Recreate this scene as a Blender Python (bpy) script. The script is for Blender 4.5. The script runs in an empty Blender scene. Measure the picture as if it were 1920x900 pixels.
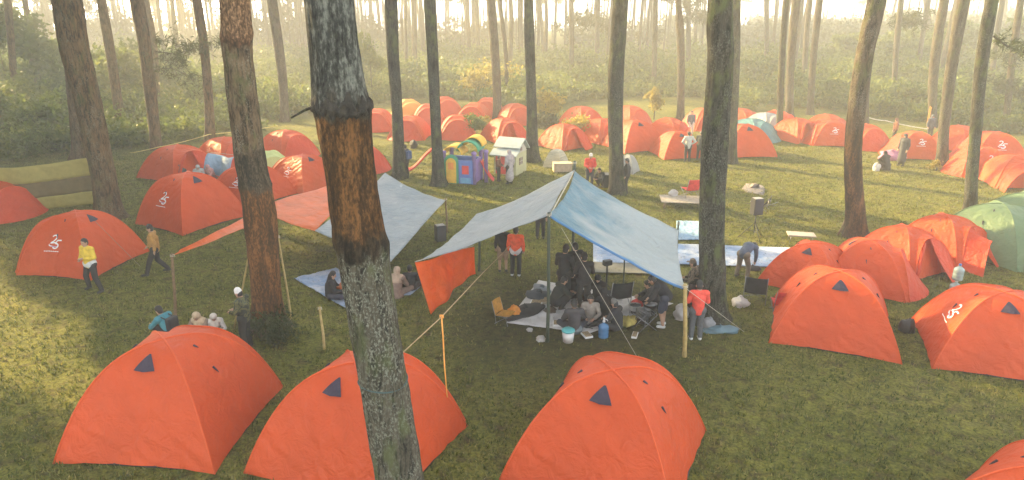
import bpy, bmesh, math, random
import numpy as np
from mathutils import Vector, Matrix, noise as mnoise

random.seed(7)
RNG = np.random.default_rng(7)
R = math.radians
scn = bpy.context.scene
COL = scn.collection

# ------------------------------------------------------------------ camera, light, exposure
CAM_H = 8.2
PITCH = R(18.8)
FPX = 1290.0
cam_d = bpy.data.cameras.new('camera')
cam = bpy.data.objects.new('camera', cam_d); COL.objects.link(cam)
cam.location = (0, 0, CAM_H)
cam.rotation_euler = (math.pi/2 - PITCH, 0, 0)
cam_d.sensor_width = 36.0
cam_d.lens = 36.0*FPX/1920.0
cam_d.clip_end = 2000
scn.camera = cam

SUN_EL = R(21)
SUN_AZ = math.atan2(0.62, -0.79)            # direction to the sun in the ground plane: left and behind the camp
S = Vector((math.cos(SUN_AZ)*math.cos(SUN_EL), math.sin(SUN_AZ)*math.cos(SUN_EL), math.sin(SUN_EL)))
w = bpy.data.worlds.new('World'); scn.world = w; w.use_nodes = True
nt = w.node_tree; nt.nodes.clear()
sky = nt.nodes.new('ShaderNodeTexSky'); sky.sky_type = 'NISHITA'; sky.sun_disc = False
sky.sun_elevation = SUN_EL; sky.sun_rotation = math.atan2(S.x, S.y)
sky.altitude = 1200; sky.air_density = 0.6; sky.dust_density = 2.0; sky.ozone_density = 1.0
bg = nt.nodes.new('ShaderNodeBackground'); bg.inputs['Strength'].default_value = 0.15
wo = nt.nodes.new('ShaderNodeOutputWorld')
hs = nt.nodes.new('ShaderNodeHueSaturation'); hs.inputs['Saturation'].default_value = 0.45      # a sky veiled by mist
tint = nt.nodes.new('ShaderNodeMix'); tint.data_type = 'RGBA'; tint.blend_type = 'MULTIPLY'; tint.inputs[0].default_value = 1.0; tint.inputs[7].default_value = (1.0, 0.975, 0.89, 1)
nt.links.new(sky.outputs[0], hs.inputs['Color']); nt.links.new(hs.outputs[0], tint.inputs[6]); nt.links.new(tint.outputs[2], bg.inputs[0]); nt.links.new(bg.outputs[0], wo.inputs[0])
sun_d = bpy.data.lights.new('sun', 'SUN'); sun_d.energy = 3.8; sun_d.angle = R(0.6); sun_d.color = (1.0, 0.74, 0.34)
sun = bpy.data.objects.new('sun', sun_d); COL.objects.link(sun)
sun.rotation_euler = S.to_track_quat('Z', 'Y').to_euler()
sun.location = S*100
scn.view_settings.view_transform = 'Standard'; scn.view_settings.look = 'None'
scn.view_settings.gamma = 1.0; scn.view_settings.use_curve_mapping = False
scn.view_settings.exposure = 2.95
scn.cycles.max_bounces = 6; scn.cycles.diffuse_bounces = 3; scn.cycles.glossy_bounces = 2
scn.cycles.transmission_bounces = 3; scn.cycles.transparent_max_bounces = 6; scn.cycles.volume_bounces = 2
scn.cycles.use_denoising = True
scn.cycles.sample_clamp_indirect = 4.0
HAZE_DENSITY = 0.0031

# ------------------------------------------------------------------ picture <-> place
CT, SN = math.cos(PITCH), math.sin(PITCH)
def ray(px, py):
    u = (px-960)/FPX; v = (py-450)/FPX
    return Vector((u, CT - v*SN, -SN - v*CT))
def at_z(px, py, z=0.0):
    d = ray(px, py); t = (z-CAM_H)/d.z
    return Vector((0, 0, CAM_H)) + d*t
def at_D(px, py, D):
    d = ray(px, py); t = D/d.y
    return Vector((0, 0, CAM_H)) + d*t
def depth_of(p):
    return p.y*CT + (CAM_H-p.z)*SN
def px_of(p):
    dz = CAM_H-p.z; dep = depth_of(p)
    return 960+FPX*p.x/dep, 450+FPX*(dz*CT-p.y*SN)/dep

# ------------------------------------------------------------------ materials
MATS = {}
def _new(name):
    m = bpy.data.materials.new(name); m.use_nodes = True
    n = m.node_tree; n.nodes.clear()
    out = n.nodes.new('ShaderNodeOutputMaterial')
    return m, n, out
def N(n, t, **kw):
    x = n.nodes.new(t)
    for k, v in kw.items():
        if k.startswith('i_'): x.inputs[k[2:].replace('_', ' ')].default_value = v
        else: setattr(x, k, v)
    return x
def ramp(n, fac, stops):
    r = n.nodes.new('ShaderNodeValToRGB'); e = r.color_ramp.elements
    while len(e) < len(stops): e.new(0.5)
    for el, (p, c) in zip(e, stops):
        el.position = p; el.color = (*c, 1) if len(c) == 3 else c
    n.links.new(fac, r.inputs[0]); return r
def mix(n, fac, a, b, mode='MIX'):
    x = n.nodes.new('ShaderNodeMix'); x.data_type = 'RGBA'; x.blend_type = mode
    for s, v in ((x.inputs[0], fac), (x.inputs[6], a), (x.inputs[7], b)):
        if hasattr(v, 'is_output'): n.links.new(v, s)
        else: s.default_value = v if not isinstance(v, tuple) else ((*v, 1) if len(v) == 3 else v)
    return x.outputs[2]
def coords(n, scale=(1, 1, 1), which='Object', loc=(0, 0, 0)):
    tc = n.nodes.new('ShaderNodeTexCoord'); mp = n.nodes.new('ShaderNodeMapping')
    mp.inputs['Scale'].default_value = scale; mp.inputs['Location'].default_value = loc
    n.links.new(tc.outputs[which], mp.inputs[0]); return mp.outputs[0]
def tex(n, co, scale, detail=4, rough=0.55, dist=0.0):
    t = N(n, 'ShaderNodeTexNoise', i_Scale=scale, i_Detail=detail, i_Roughness=rough, i_Distortion=dist)
    n.links.new(co, t.inputs['Vector']); return t.outputs['Fac']
def bump(n, h, strength=0.3, dist=0.02):
    b = N(n, 'ShaderNodeBump', i_Strength=strength, i_Distance=dist); n.links.new(h, b.inputs['Height']); return b.outputs[0]

def plain(name, c, rough=0.7, var=0.18, scale=6.0, bmp=0.15, metallic=0.0, trans=0.0, bdist=0.01):
    """a single-coloured surface with some uneven wear"""
    if name in MATS: return MATS[name]
    m, n, out = _new(name)
    co = coords(n)
    f = tex(n, co, scale, 5)
    dark = tuple(x*(1-var) for x in c); lite = tuple(min(1, x*(1+var)+0.004) for x in c)
    col = ramp(n, f, [(0.3, dark), (0.7, lite)]).outputs[0]
    p = N(n, 'ShaderNodeBsdfPrincipled', i_Roughness=rough, i_Metallic=metallic)
    n.links.new(col, p.inputs['Base Color'])
    if bmp:
        n.links.new(bump(n, tex(n, co, scale*3, 3), bmp, bdist), p.inputs['Normal'])
    if trans:
        tr = N(n, 'ShaderNodeBsdfTranslucent'); n.links.new(col, tr.inputs[0])
        ms = N(n, 'ShaderNodeMixShader'); ms.inputs[0].default_value = trans
        n.links.new(p.outputs[0], ms.inputs[1]); n.links.new(tr.outputs[0], ms.inputs[2]); n.links.new(ms.outputs[0], out.inputs[0])
    else:
        n.links.new(p.outputs[0], out.inputs[0])
    MATS[name] = m; return m

def fabric(name, c, trans=0.25, rough=0.6, wr=0.5, var=0.10, white=None, wscale=0.6, stretch=(1, 1, 1), low_sheen=None):
    """thin taut cloth: wrinkles in the normal, light through it"""
    if name in MATS: return MATS[name]
    m, n, out = _new(name)
    co = coords(n, stretch)
    big = tex(n, co, 1.3, 4, 0.6)
    fine = tex(n, co, 26.0, 3)
    dark = tuple(x*(1-var) for x in c); lite = tuple(min(1, x*(1+var)) for x in c)
    col = ramp(n, big, [(0.32, dark), (0.68, lite)]).outputs[0]
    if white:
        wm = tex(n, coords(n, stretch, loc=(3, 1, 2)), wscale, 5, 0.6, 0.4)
        if low_sheen:      # light through the lower cloth, painted in as white towards its low edge
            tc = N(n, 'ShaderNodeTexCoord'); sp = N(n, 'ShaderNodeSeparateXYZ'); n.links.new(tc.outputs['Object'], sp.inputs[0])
            mr = N(n, 'ShaderNodeMapRange'); n.links.new(sp.outputs[2], mr.inputs[0]); mr.inputs[1].default_value = low_sheen[0]; mr.inputs[2].default_value = low_sheen[1]; mr.inputs[3].default_value = -0.14; mr.inputs[4].default_value = 0.20
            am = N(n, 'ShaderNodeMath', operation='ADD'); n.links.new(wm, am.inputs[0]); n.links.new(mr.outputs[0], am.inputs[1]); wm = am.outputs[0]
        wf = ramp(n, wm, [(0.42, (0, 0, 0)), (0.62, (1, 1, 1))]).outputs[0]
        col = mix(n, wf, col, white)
    wv = N(n, 'ShaderNodeTexWave', i_Scale=1.1, i_Distortion=9.0, i_Detail=3.0, bands_direction='DIAGONAL')
    wv.inputs['Detail Scale'].default_value = 0.9
    n.links.new(co, wv.inputs['Vector'])
    ad = N(n, 'ShaderNodeMath', operation='MULTIPLY_ADD'); n.links.new(wv.outputs['Fac'], ad.inputs[0]); ad.inputs[1].default_value = 0.16
    n.links.new(tex(n, co, 3.5, 4, 0.6, 0.6), ad.inputs[2])
    b1 = bump(n, ad.outputs[0], min(1.0, wr*1.6), 0.11)
    b2 = N(n, 'ShaderNodeBump', i_Strength=0.10, i_Distance=0.004); n.links.new(fine, b2.inputs['Height']); n.links.new(b1, b2.inputs['Normal'])
    p = N(n, 'ShaderNodeBsdfPrincipled', i_Roughness=rough); p.inputs['Specular IOR Level'].default_value = 0.3
    n.links.new(col, p.inputs['Base Color']); n.links.new(b2.outputs[0], p.inputs['Normal'])
    tr = N(n, 'ShaderNodeBsdfTranslucent'); n.links.new(col, tr.inputs[0]); n.links.new(b2.outputs[0], tr.inputs['Normal'])
    ms = N(n, 'ShaderNodeMixShader'); ms.inputs[0].default_value = trans
    n.links.new(p.outputs[0], ms.inputs[1]); n.links.new(tr.outputs[0], ms.inputs[2]); n.links.new(ms.outputs[0], out.inputs[0])
    MATS[name] = m; return m

def leafy(name, stops, trans=0.35, rough=0.6):
    """leaves or blades whose colour varies from one to the next through the point attribute 'tint'"""
    if name in MATS: return MATS[name]
    m, n, out = _new(name)
    a = N(n, 'ShaderNodeAttribute', attribute_name='tint')
    col = ramp(n, a.outputs['Fac'], stops).outputs[0]
    p = N(n, 'ShaderNodeBsdfPrincipled', i_Roughness=rough); p.inputs['Specular IOR Level'].default_value = 0.25
    n.links.new(col, p.inputs['Base Color'])
    tr = N(n, 'ShaderNodeBsdfTranslucent'); n.links.new(col, tr.inputs[0])
    ms = N(n, 'ShaderNodeMixShader'); ms.inputs[0].default_value = trans
    n.links.new(p.outputs[0], ms.inputs[1]); n.links.new(tr.outputs[0], ms.inputs[2]); n.links.new(ms.outputs[0], out.inputs[0])
    MATS[name] = m; return m

def bark(name, base, lichen, moss=0.3, scars=None):
    """furrowed pine bark with lichen; scars = [(z0, z1, kind)] bands along the trunk tapped for resin"""
    if name in MATS: return MATS[name]
    m, n, out = _new(name)
    co = coords(n, (1, 1, 0.22)); co3 = coords(n, (1, 1, 0.6))
    fur = tex(n, co, 11, 7, 0.70, 0.6)
    spk = tex(n, co3, 34, 4, 0.7)
    big = tex(n, co3, 2.2, 5, 0.6, 0.5)
    dk = tuple(x*0.14 for x in base)
    col = ramp(n, fur, [(0.40, dk), (0.52, base), (0.68, tuple(min(1, x*1.7) for x in base))]).outputs[0]
    lf = ramp(n, spk, [(0.50, (0, 0, 0)), (0.60, (1, 1, 1))]).outputs[0]
    lb = ramp(n, big, [(0.42, (0.1, 0.1, 0.1)), (0.58, (1, 1, 1))]).outputs[0]
    lm = mix(n, 1.0, lf, lb, 'MULTIPLY')
    col = mix(n, lm, col, lichen)
    mf = tex(n, coords(n, (1, 1, 0.5), loc=(7, 3, 1)), 3.1, 4, 0.6)
    mr = ramp(n, mf, [(0.52, (0, 0, 0)), (0.66, (moss, moss, moss))]).outputs[0]
    col = mix(n, mr, col, (0.085, 0.10, 0.035))
    if scars:
        tc = N(n, 'ShaderNodeTexCoord'); sp = N(n, 'ShaderNodeSeparateXYZ'); n.links.new(tc.outputs['Object'], sp.inputs[0])
        jit = tex(n, coords(n, (1, 1, 0.6), loc=(2, 9, 4)), 5.5, 4, 0.6)
        zz = N(n, 'ShaderNodeMath', operation='MULTIPLY_ADD'); n.links.new(jit, zz.inputs[0]); zz.inputs[1].default_value = 0.75; n.links.new(sp.outputs[2], zz.inputs[2])
        for (z0, z1, c0, c1, soft) in scars:
            mr_ = N(n, 'ShaderNodeMapRange', interpolation_type='SMOOTHSTEP'); n.links.new(zz.outputs[0], mr_.inputs[0])
            mr_.inputs[1].default_value = z0+0.37-soft; mr_.inputs[2].default_value = z0+0.37+soft
            m2 = N(n, 'ShaderNodeMapRange', interpolation_type='SMOOTHSTEP'); n.links.new(zz.outputs[0], m2.inputs[0])
            m2.inputs[1].default_value = z1+0.37-soft; m2.inputs[2].default_value = z1+0.37+soft
            m2.inputs[3].default_value = 1.0; m2.inputs[4].default_value = 0.0
            mu = N(n, 'ShaderNodeMath', operation='MULTIPLY'); n.links.new(mr_.outputs[0], mu.inputs[0]); n.links.new(m2.outputs[0], mu.inputs[1])
            cm = tuple(0.55*x+0.45*y*0.7 for x, y in zip(c0, c1)); sc, stz = (20.0, 0.5) if sum(c1) > 0.5 else (5.0, 0.16)
            q1 = tex(n, coords(n, (1, 1, stz), loc=(z0, 2, z1)), sc, 8, 0.70, 0.4); q2 = tex(n, coords(n, (1, 1, 0.45), loc=(z1, 5, z0)), 26.0, 5, 0.7)
            qq = N(n, 'ShaderNodeMix'); qq.data_type = 'FLOAT'; qq.inputs[0].default_value = 0.42; n.links.new(q1, qq.inputs[2]); n.links.new(q2, qq.inputs[3])
            pat = ramp(n, qq.outputs[0], [(0.41, c0), (0.50, cm), (0.57, c1), (0.68, tuple(min(1, x*1.4) for x in c1))]).outputs[0]
            col = mix(n, mu.outputs[0], col, pat)
    p = N(n, 'ShaderNodeBsdfPrincipled', i_Roughness=0.9); p.inputs['Specular IOR Level'].default_value = 0.15
    n.links.new(col, p.inputs['Base Color'])
    ad = N(n, 'ShaderNodeMath', operation='MULTIPLY_ADD'); n.links.new(spk, ad.inputs[0]); ad.inputs[1].default_value = 0.35; n.links.new(fur, ad.inputs[2])
    n.links.new(bump(n, ad.outputs[0], 0.9, 0.05), p.inputs['Normal'])
    n.links.new(p.outputs[0], out.inputs[0])
    MATS[name] = m; return m

# ------------------------------------------------------------------ mesh helpers
class MB:
    def __init__(s): s.v = []; s.f = []; s.m = []
    def add(s, vs, fs, mi=0):
        o = len(s.v); s.v += [tuple(v) for v in vs]; s.f += [tuple(i+o for i in f) for f in fs]; s.m += [mi]*len(fs); return s
    def box(s, c, sz, rz=0.0, mi=0, bev=0.0, M=None):
        bm = bmesh.new(); bmesh.ops.create_cube(bm, size=1.0)
        bmesh.ops.scale(bm, vec=sz, verts=bm.verts)
        if bev: bmesh.ops.bevel(bm, geom=bm.edges[:], offset=bev, segments=2, affect='EDGES', profile=0.7)
        X = Matrix.Translation(c) @ (M if M is not None else Matrix.Rotation(rz, 4, 'Z'))
        bm.verts.index_update()
        s.add([X @ v.co for v in bm.verts], [[v.index for v in f.verts] for f in bm.faces], mi); bm.free(); return s
    def tube(s, pts, rad, n=8, mi=0, caps=True):
        pts = [Vector(p) for p in pts]
        if not hasattr(rad, '__len__'): rad = [rad]*len(pts)
        rings = []; up = None
        for i, p in enumerate(pts):
            t = (pts[min(i+1, len(pts)-1)] - pts[max(i-1, 0)])
            t = t.normalized() if t.length > 1e-9 else Vector((0, 0, 1))
            if up is None:
                up = Vector((1, 0, 0)) if abs(t.x) < 0.9 else Vector((0, 1, 0))
            a = (up - t*up.dot(t)).normalized(); b = t.cross(a); up = a
            rings.append([p + (a*math.cos(2*math.pi*k/n) + b*math.sin(2*math.pi*k/n))*rad[i] for k in range(n)])
        vs = [v for r in rings for v in r]; fs = []
        for i in range(len(pts)-1):
            for k in range(n):
                fs.append((i*n+k, i*n+(k+1) % n, (i+1)*n+(k+1) % n, (i+1)*n+k))
        if caps:
            fs.append(tuple(range(n-1, -1, -1))); fs.append(tuple((len(pts)-1)*n+k for k in range(n)))
        return s.add(vs, fs, mi)
    def capsule(s, p0, p1, r0, r1, n=12, mi=0):
        p0 = Vector(p0); p1 = Vector(p1); d = p1-p0
        if d.length < 1e-6: d = Vector((0, 0, 1e-4)); p1 = p0+d
        t = d.normalized(); pts = []; rr = []
        for k in range(5):
            a = math.pi/2*(1-k/4.0); pts.append(p0 - t*r0*math.sin(a)); rr.append(max(1e-4, r0*math.cos(a)))
        for k in range(5):
            a = math.pi/2*k/4.0; pts.append(p1 + t*r1*math.sin(a)); rr.append(max(1e-4, r1*math.cos(a)))
        return s.tube(pts, rr, n, mi)
    def lathe(s, prof, c=(0, 0, 0), n=20, mi=0):
        vs = []; fs = []
        for r, z in prof:
            for k in range(n):
                a = 2*math.pi*k/n; vs.append((c[0]+r*math.cos(a), c[1]+r*math.sin(a), c[2]+z))
        for i in range(len(prof)-1):
            for k in range(n): fs.append((i*n+k, i*n+(k+1) % n, (i+1)*n+(k+1) % n, (i+1)*n+k))
        fs.append(tuple(range(n-1, -1, -1))); fs.append(tuple((len(prof)-1)*n+k for k in range(n)))
        return s.add(vs, fs, mi)
    def grid(s, fn, nu, nv, mi=0):
        vs = [fn(i/nu, j/nv) for j in range(nv+1) for i in range(nu+1)]
        fs = [(j*(nu+1)+i, j*(nu+1)+i+1, (j+1)*(nu+1)+i+1, (j+1)*(nu+1)+i) for j in range(nv) for i in range(nu)]
        return s.add(vs, fs, mi)
    def mesh(s, name, mats, smooth=True):
        me = bpy.data.meshes.new(name); me.from_pydata(s.v, [], s.f)
        for m in (mats if isinstance(mats, (list, tuple)) else [mats]): me.materials.append(m)
        if len(me.materials) > 1: me.polygons.foreach_set('material_index', s.m)
        me.polygons.foreach_set('use_smooth', [smooth]*len(me.polygons)); me.update(); return me
    def obj(s, name, mats, parent=None, smooth=True, loc=(0, 0, 0)):
        return link(name, s.mesh(name, mats, smooth), parent, loc)

def link(name, me, parent=None, loc=(0, 0, 0)):
    o = bpy.data.objects.new(name, me); COL.objects.link(o); o.location = loc
    if parent is not None: o.parent = parent
    return o
def tag(o, label, cat, group=None):
    o['label'] = label; o['category'] = cat
    if group: o['group'] = group
    return o
def thing(name, label, cat, loc=(0, 0, 0), rz=0.0, group=None, scale=None):
    o = bpy.data.objects.new(name, None); COL.objects.link(o); o.empty_display_size = 0.2
    o.location = loc; o.rotation_euler = (0, 0, rz)
    if scale: o.scale = scale
    return tag(o, label, cat, group)
def solid(o, t, off=0.0):
    md = o.modifiers.new('thickness', 'SOLIDIFY'); md.thickness = t; md.offset = off; return o
def autosmooth(o, ang=35):
    me = o.data
    try: me.set_sharp_from_angle(angle=R(ang))
    except Exception: pass
    return o

def blades_mesh(name, V, nper, tint, mats, smooth=False):
    """V: (N, nper, 3) polygons; tint: (N,)"""
    n = V.shape[0]; me = bpy.data.meshes.new(name)
    me.vertices.add(n*nper); me.vertices.foreach_set('co', V.reshape(-1).astype(np.float32))
    me.loops.add(n*nper); me.loops.foreach_set('vertex_index', np.arange(n*nper, dtype=np.int32))
    me.polygons.add(n); me.polygons.foreach_set('loop_start', np.arange(0, n*nper, nper, dtype=np.int32))
    try: me.polygons.foreach_set('loop_total', np.full(n, nper, dtype=np.int32))
    except Exception: pass
    at = me.attributes.new('tint', 'FLOAT', 'POINT'); at.data.foreach_set('value', np.repeat(tint, nper).astype(np.float32))
    me.materials.append(mats); me.update(calc_edges=True); me.validate(); return me
def leaf_polys(C, size, aspect=0.5, flat=0.0):
    """diamond leaves of random facing at centres C (N,3); size (N,)"""
    n = len(C)
    U = RNG.normal(size=(n, 3)); U[:, 2] *= (1-flat); U /= np.linalg.norm(U, axis=1)[:, None]
    W = RNG.normal(size=(n, 3)); W -= (W*U).sum(1)[:, None]*U; W /= np.linalg.norm(W, axis=1)[:, None]
    s = size[:, None]
    return np.stack([C-U*s, C+W*s*aspect, C+U*s, C-W*s*aspect], axis=1)

# ------------------------------------------------------------------ materials of the place
def ground_mat():
    m, n, out = _new('meadow')
    co = coords(n)
    a = tex(n, co, 0.35, 6, 0.62, 0.4); b = tex(n, co, 2.6, 6, 0.66); c = tex(n, co, 15.0, 5, 0.7)
    col = ramp(n, a, [(0.30, (0.110, 0.120, 0.022)), (0.50, (0.165, 0.165, 0.034)), (0.70, (0.220, 0.197, 0.050))]).outputs[0]
    br = ramp(n, b, [(0.50, (0, 0, 0)), (0.66, (0.85, 0.85, 0.85))]).outputs[0]
    col = mix(n, br, col, (0.085, 0.062, 0.030))
    fine = ramp(n, c, [(0.34, (0.34, 0.34, 0.32)), (0.50, (0.85, 0.85, 0.82)), (0.68, (1.25, 1.25, 1.15))]).outputs[0]
    col = mix(n, 1.0, col, fine, 'MULTIPLY')
    # trodden earth at the camp kitchen, darkened further with the tarp's shade painted in
    tc = N(n, 'ShaderNodeTexCoord'); sub = N(n, 'ShaderNodeVectorMath', operation='DISTANCE')
    k = at_z(1080, 600); sub.inputs[1].default_value = (k.x, k.y, 0); n.links.new(tc.outputs['Object'], sub.inputs[0])
    dd = N(n, 'ShaderNodeMath', operation='MULTIPLY_ADD'); n.links.new(b, dd.inputs[0]); dd.inputs[1].default_value = 5.0; n.links.new(sub.outputs['Value'], dd.inputs[2])
    wr = N(n, 'ShaderNodeMapRange'); n.links.new(dd.outputs[0], wr.inputs[0])
    wr.inputs[1].default_value = 4.0; wr.inputs[2].default_value = 8.5; wr.inputs[3].default_value = 0.75; wr.inputs[4].default_value = 0.0
    col = mix(n, wr.outputs[0], col, (0.050, 0.040, 0.020))
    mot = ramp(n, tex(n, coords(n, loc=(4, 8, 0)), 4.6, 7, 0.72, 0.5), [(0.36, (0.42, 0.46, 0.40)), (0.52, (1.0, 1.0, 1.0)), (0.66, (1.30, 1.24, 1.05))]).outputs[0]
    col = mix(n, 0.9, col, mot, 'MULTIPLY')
    p = N(n, 'ShaderNodeBsdfPrincipled', i_Roughness=0.95); p.inputs['Specular IOR Level'].default_value = 0.1
    n.links.new(col, p.inputs['Base Color'])
    ad = N(n, 'ShaderNodeMath', operation='ADD'); n.links.new(b, ad.inputs[0]); n.links.new(c, ad.inputs[1])
    n.links.new(bump(n, ad.outputs[0], 0.9, 0.07), p.inputs['Normal'])
    n.links.new(p.outputs[0], out.inputs[0]); return m

M_GRASS = leafy('grass_blades', [(0.0, (0.045, 0.062, 0.012)), (0.45, (0.130, 0.150, 0.030)), (0.8, (0.215, 0.208, 0.052)), (1.0, (0.30, 0.25, 0.085))], 0.3)
M_NEEDLE = leafy('pine_needles', [(0.0, (0.030, 0.045, 0.016)), (1.0, (0.075, 0.090, 0.030))], 0.25)
M_SHRUB = leafy('shrub_leaves', [(0.0, (0.050, 0.075, 0.014)), (0.5, (0.105, 0.145, 0.026)), (1.0, (0.20, 0.225, 0.042))], 0.4)
M_YELLOW = leafy('yellow_leaves', [(0.0, (0.14, 0.13, 0.028)), (1.0, (0.42, 0.33, 0.06))], 0.45)
M_DARKLEAF = leafy('dark_leaves', [(0.0, (0.030, 0.042, 0.014)), (1.0, (0.085, 0.100, 0.030))], 0.35)
M_BARK = bark('pine_bark', (0.062, 0.048, 0.034), (0.140, 0.138, 0.108), 0.55)
M_BARK_RED = bark('red_pine_bark', (0.105, 0.062, 0.028), (0.150, 0.140, 0.095), 0.4)
M_BARK_DARK = bark('dark_pine_bark', (0.038, 0.034, 0.025), (0.115, 0.118, 0.090), 0.8)

# ------------------------------------------------------------------ ground
def ground():
    mb = MB()
    xs = list(np.linspace(-230, 230, 47)); ys = list(np.linspace(-40, 250, 30))
    vs = [(x, y, 0.0) for y in ys for x in xs]; nx = len(xs)
    fs = [(j*nx+i, j*nx+i+1, (j+1)*nx+i+1, (j+1)*nx+i) for j in range(len(ys)-1) for i in range(nx-1)]
    mb.add(vs, fs)
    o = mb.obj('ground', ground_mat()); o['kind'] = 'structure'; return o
ground()

def grass():
    n = 80000
    D = 8.5 + 34*RNG.random(n*3)**1.25; hw = 0.80*(D*CT+CAM_H*SN) + 1
    X = (RNG.random(n*3)*2-1)*hw
    keep = RNG.random(n*3) < hw/hw.max()*1.15; D = D[keep][:n]; X = X[keep][:n]; n = len(D)
    # thin out the trodden patch and gather the blades in tufts
    k = at_z(1080, 600); dist = np.hypot(X-k.x, (D-k.y)*1.2)
    cl = np.array([mnoise.noise(Vector((x*0.9, y*0.9, 3.1))) for x, y in zip(X, D)])
    keep = (RNG.random(n) < np.clip((dist-2.2)/3.2, 0.12, 1)) & (cl > -0.42+0.35*RNG.random(n)-0.2); X = X[keep]; D = D[keep]; cl = cl[keep]; n = len(X)
    polys = []; tint = []
    for b in range(4):
        a = RNG.random(n)*6.283; h = 0.025+0.085*RNG.random(n)**1.5; lean = 0.06*RNG.random(n); wd = 0.008+0.012*RNG.random(n)
        bx = X+RNG.normal(size=n)*0.035; by = D+RNG.normal(size=n)*0.035; la = RNG.random(n)*6.283
        V = np.zeros((n, 3, 3))
        V[:, 0] = np.stack([bx-np.cos(a)*wd, by-np.sin(a)*wd, np.zeros(n)], 1)
        V[:, 1] = np.stack([bx+np.cos(a)*wd, by+np.sin(a)*wd, np.zeros(n)], 1)
        V[:, 2] = np.stack([bx+np.cos(la)*lean, by+np.sin(la)*lean, h], 1)
        polys.append(V); tint.append(np.clip(0.45+0.55*cl+0.30*RNG.normal(size=n), 0, 1))
    me = blades_mesh('grass', np.concatenate(polys), 3, np.concatenate(tint), M_GRASS)
    o = link('grass', me); tag(o, 'short green meadow grass growing over the campground', 'grass'); o['kind'] = 'stuff'
grass()

# ------------------------------------------------------------------ where the low sun gets through the canopy
LIT = []
def _lit(pxs, p): LIT.append(([at_z(x, y) for x, y in pxs], p))
_lit([(-120, 500), (60, 532), (150, 556), (205, 640), (225, 705), (120, 722), (30, 690), (-120, 700)], 1.0)
_lit([(0, 765), (70, 795), (160, 905), (80, 905)], 1.0)
_lit([(1000, 325), (1460, 300), (1460, 205), (1000, 205)], 0.85)
_lit([(690, 335), (1000, 300), (1000, 190), (690, 200)], 0.8)
_lit([(250, 350), (460, 340), (600, 300), (590, 225), (260, 260)], 0.75)
_lit([(400, 500), (700, 440), (760, 330), (460, 370)], 0.97)
_lit([(-200, 470), (250, 480), (250, 400), (-200, 400)], 0.7)
def _inside(poly, x, y):
    c = False; n = len(poly)
    for i in range(n):
        a, b = poly[i], poly[i-1]
        if (a.y > y) != (b.y > y) and x < (b.x-a.x)*(y-a.y)/(b.y-a.y)+a.x: c = not c
    return c
def sun_free(p):
    """how strongly the opening in the canopy wants this point left empty"""
    t = (p[2]-0.6)/S.z; x = p[0]-S.x*t; y = p[1]-S.y*t
    return max([pr for poly, pr in LIT if _inside(poly, x, y)] or [0])

def crown_polys(base, z0, z1, rad, clumps, per, size=0.30, gaps=True):
    """needle sprays gathered on whorls round the upper trunk, in world space"""
    C = []; T = []
    for _ in range(clumps):
        f = random.random(); z = z0+(z1-z0)*f
        r = rad*(0.25+0.75*math.sin(math.pi*min(1, 0.18+0.82*(1-f))))*math.sqrt(random.random()); a = random.random()*6.283
        c = (base[0]+r*math.cos(a), base[1]+r*math.sin(a), z+0.25*r)
        if gaps and random.random() < sun_free(c): continue
        cl = RNG.normal(size=(per, 3))*np.array([0.45, 0.45, 0.22])+np.array(c)
        C.append(cl); T.append(np.clip(random.random()*0.6+0.4*RNG.random(per), 0, 1))
    if not C: C = [np.array([[base[0], base[1], z1]])]; T = [np.array([0.5])]
    C = np.concatenate(C); T = np.concatenate(T)
    return leaf_polys(C, size*(0.7+0.6*RNG.random(len(C))), 0.16), T

# ------------------------------------------------------------------ trees
def catmull(P, k):
    out = []
    for i in range(len(P)-1):
        p0 = P[max(i-1, 0)]; p1 = P[i]; p2 = P[i+1]; p3 = P[min(i+2, len(P)-1)]
        for j in range(k):
            t = j/k
            out.append(0.5*((2*p1)+(-p0+p2)*t+(2*p0-5*p1+4*p2-p3)*t*t+(-p0+3*p1-3*p2+p3)*t**3))
    out.append(P[-1]); return out

def trunk_mesh(path, rads, mat, n=14, rough=0.05, rings=()):
    """path relative to the tree's foot; flared root, uneven bark"""
    mb = MB(); P = [np.array([*p, r]) for p, r in zip(path, rads)]
    P = catmull(P, 34 if n > 60 else 18 if n > 20 else 6)
    vs = []; seed = random.random()*50
    for q in P:
        for k in range(n):
            a = 2*math.pi*k/n; z = q[2]
            nz = mnoise.noise(Vector((math.cos(a)*1.6+seed, math.sin(a)*1.6, z*0.55)))*rough + mnoise.noise(Vector((math.cos(a)*5+seed, math.sin(a)*5, z*1.5)))*rough*0.7
            if n > 20: nz += mnoise.noise(Vector((math.cos(a)*13+seed, math.sin(a)*13, z*3.2)))*rough*0.75
            fl = 0.45*math.exp(-max(z, 0)/0.30)*(1+0.5*math.sin(a*4+seed))
            rr = q[3]*(1+nz+fl)
            for (zc, hw, amp) in rings:
                zz = zc + 0.05*math.sin(a*3+seed)+0.04*math.sin(a*7+seed*2)
                rr += amp*math.exp(-((z-zz)/hw)**2)*(1+0.5*mnoise.noise(Vector((a*3, z*9, seed))))
            vs.append((q[0]+rr*math.cos(a), q[1]+rr*math.sin(a), z-(0.05 if q is P[0] else 0)))
    fs = [(j*n+k, j*n+(k+1) % n, (j+1)*n+(k+1) % n, (j+1)*n+k) for j in range(len(P)-1) for k in range(n)]
    fs.append(tuple((len(P)-1)*n+k for k in range(n)))
    mb.add(vs, fs); return mb.mesh('trunk', mat)

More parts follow.
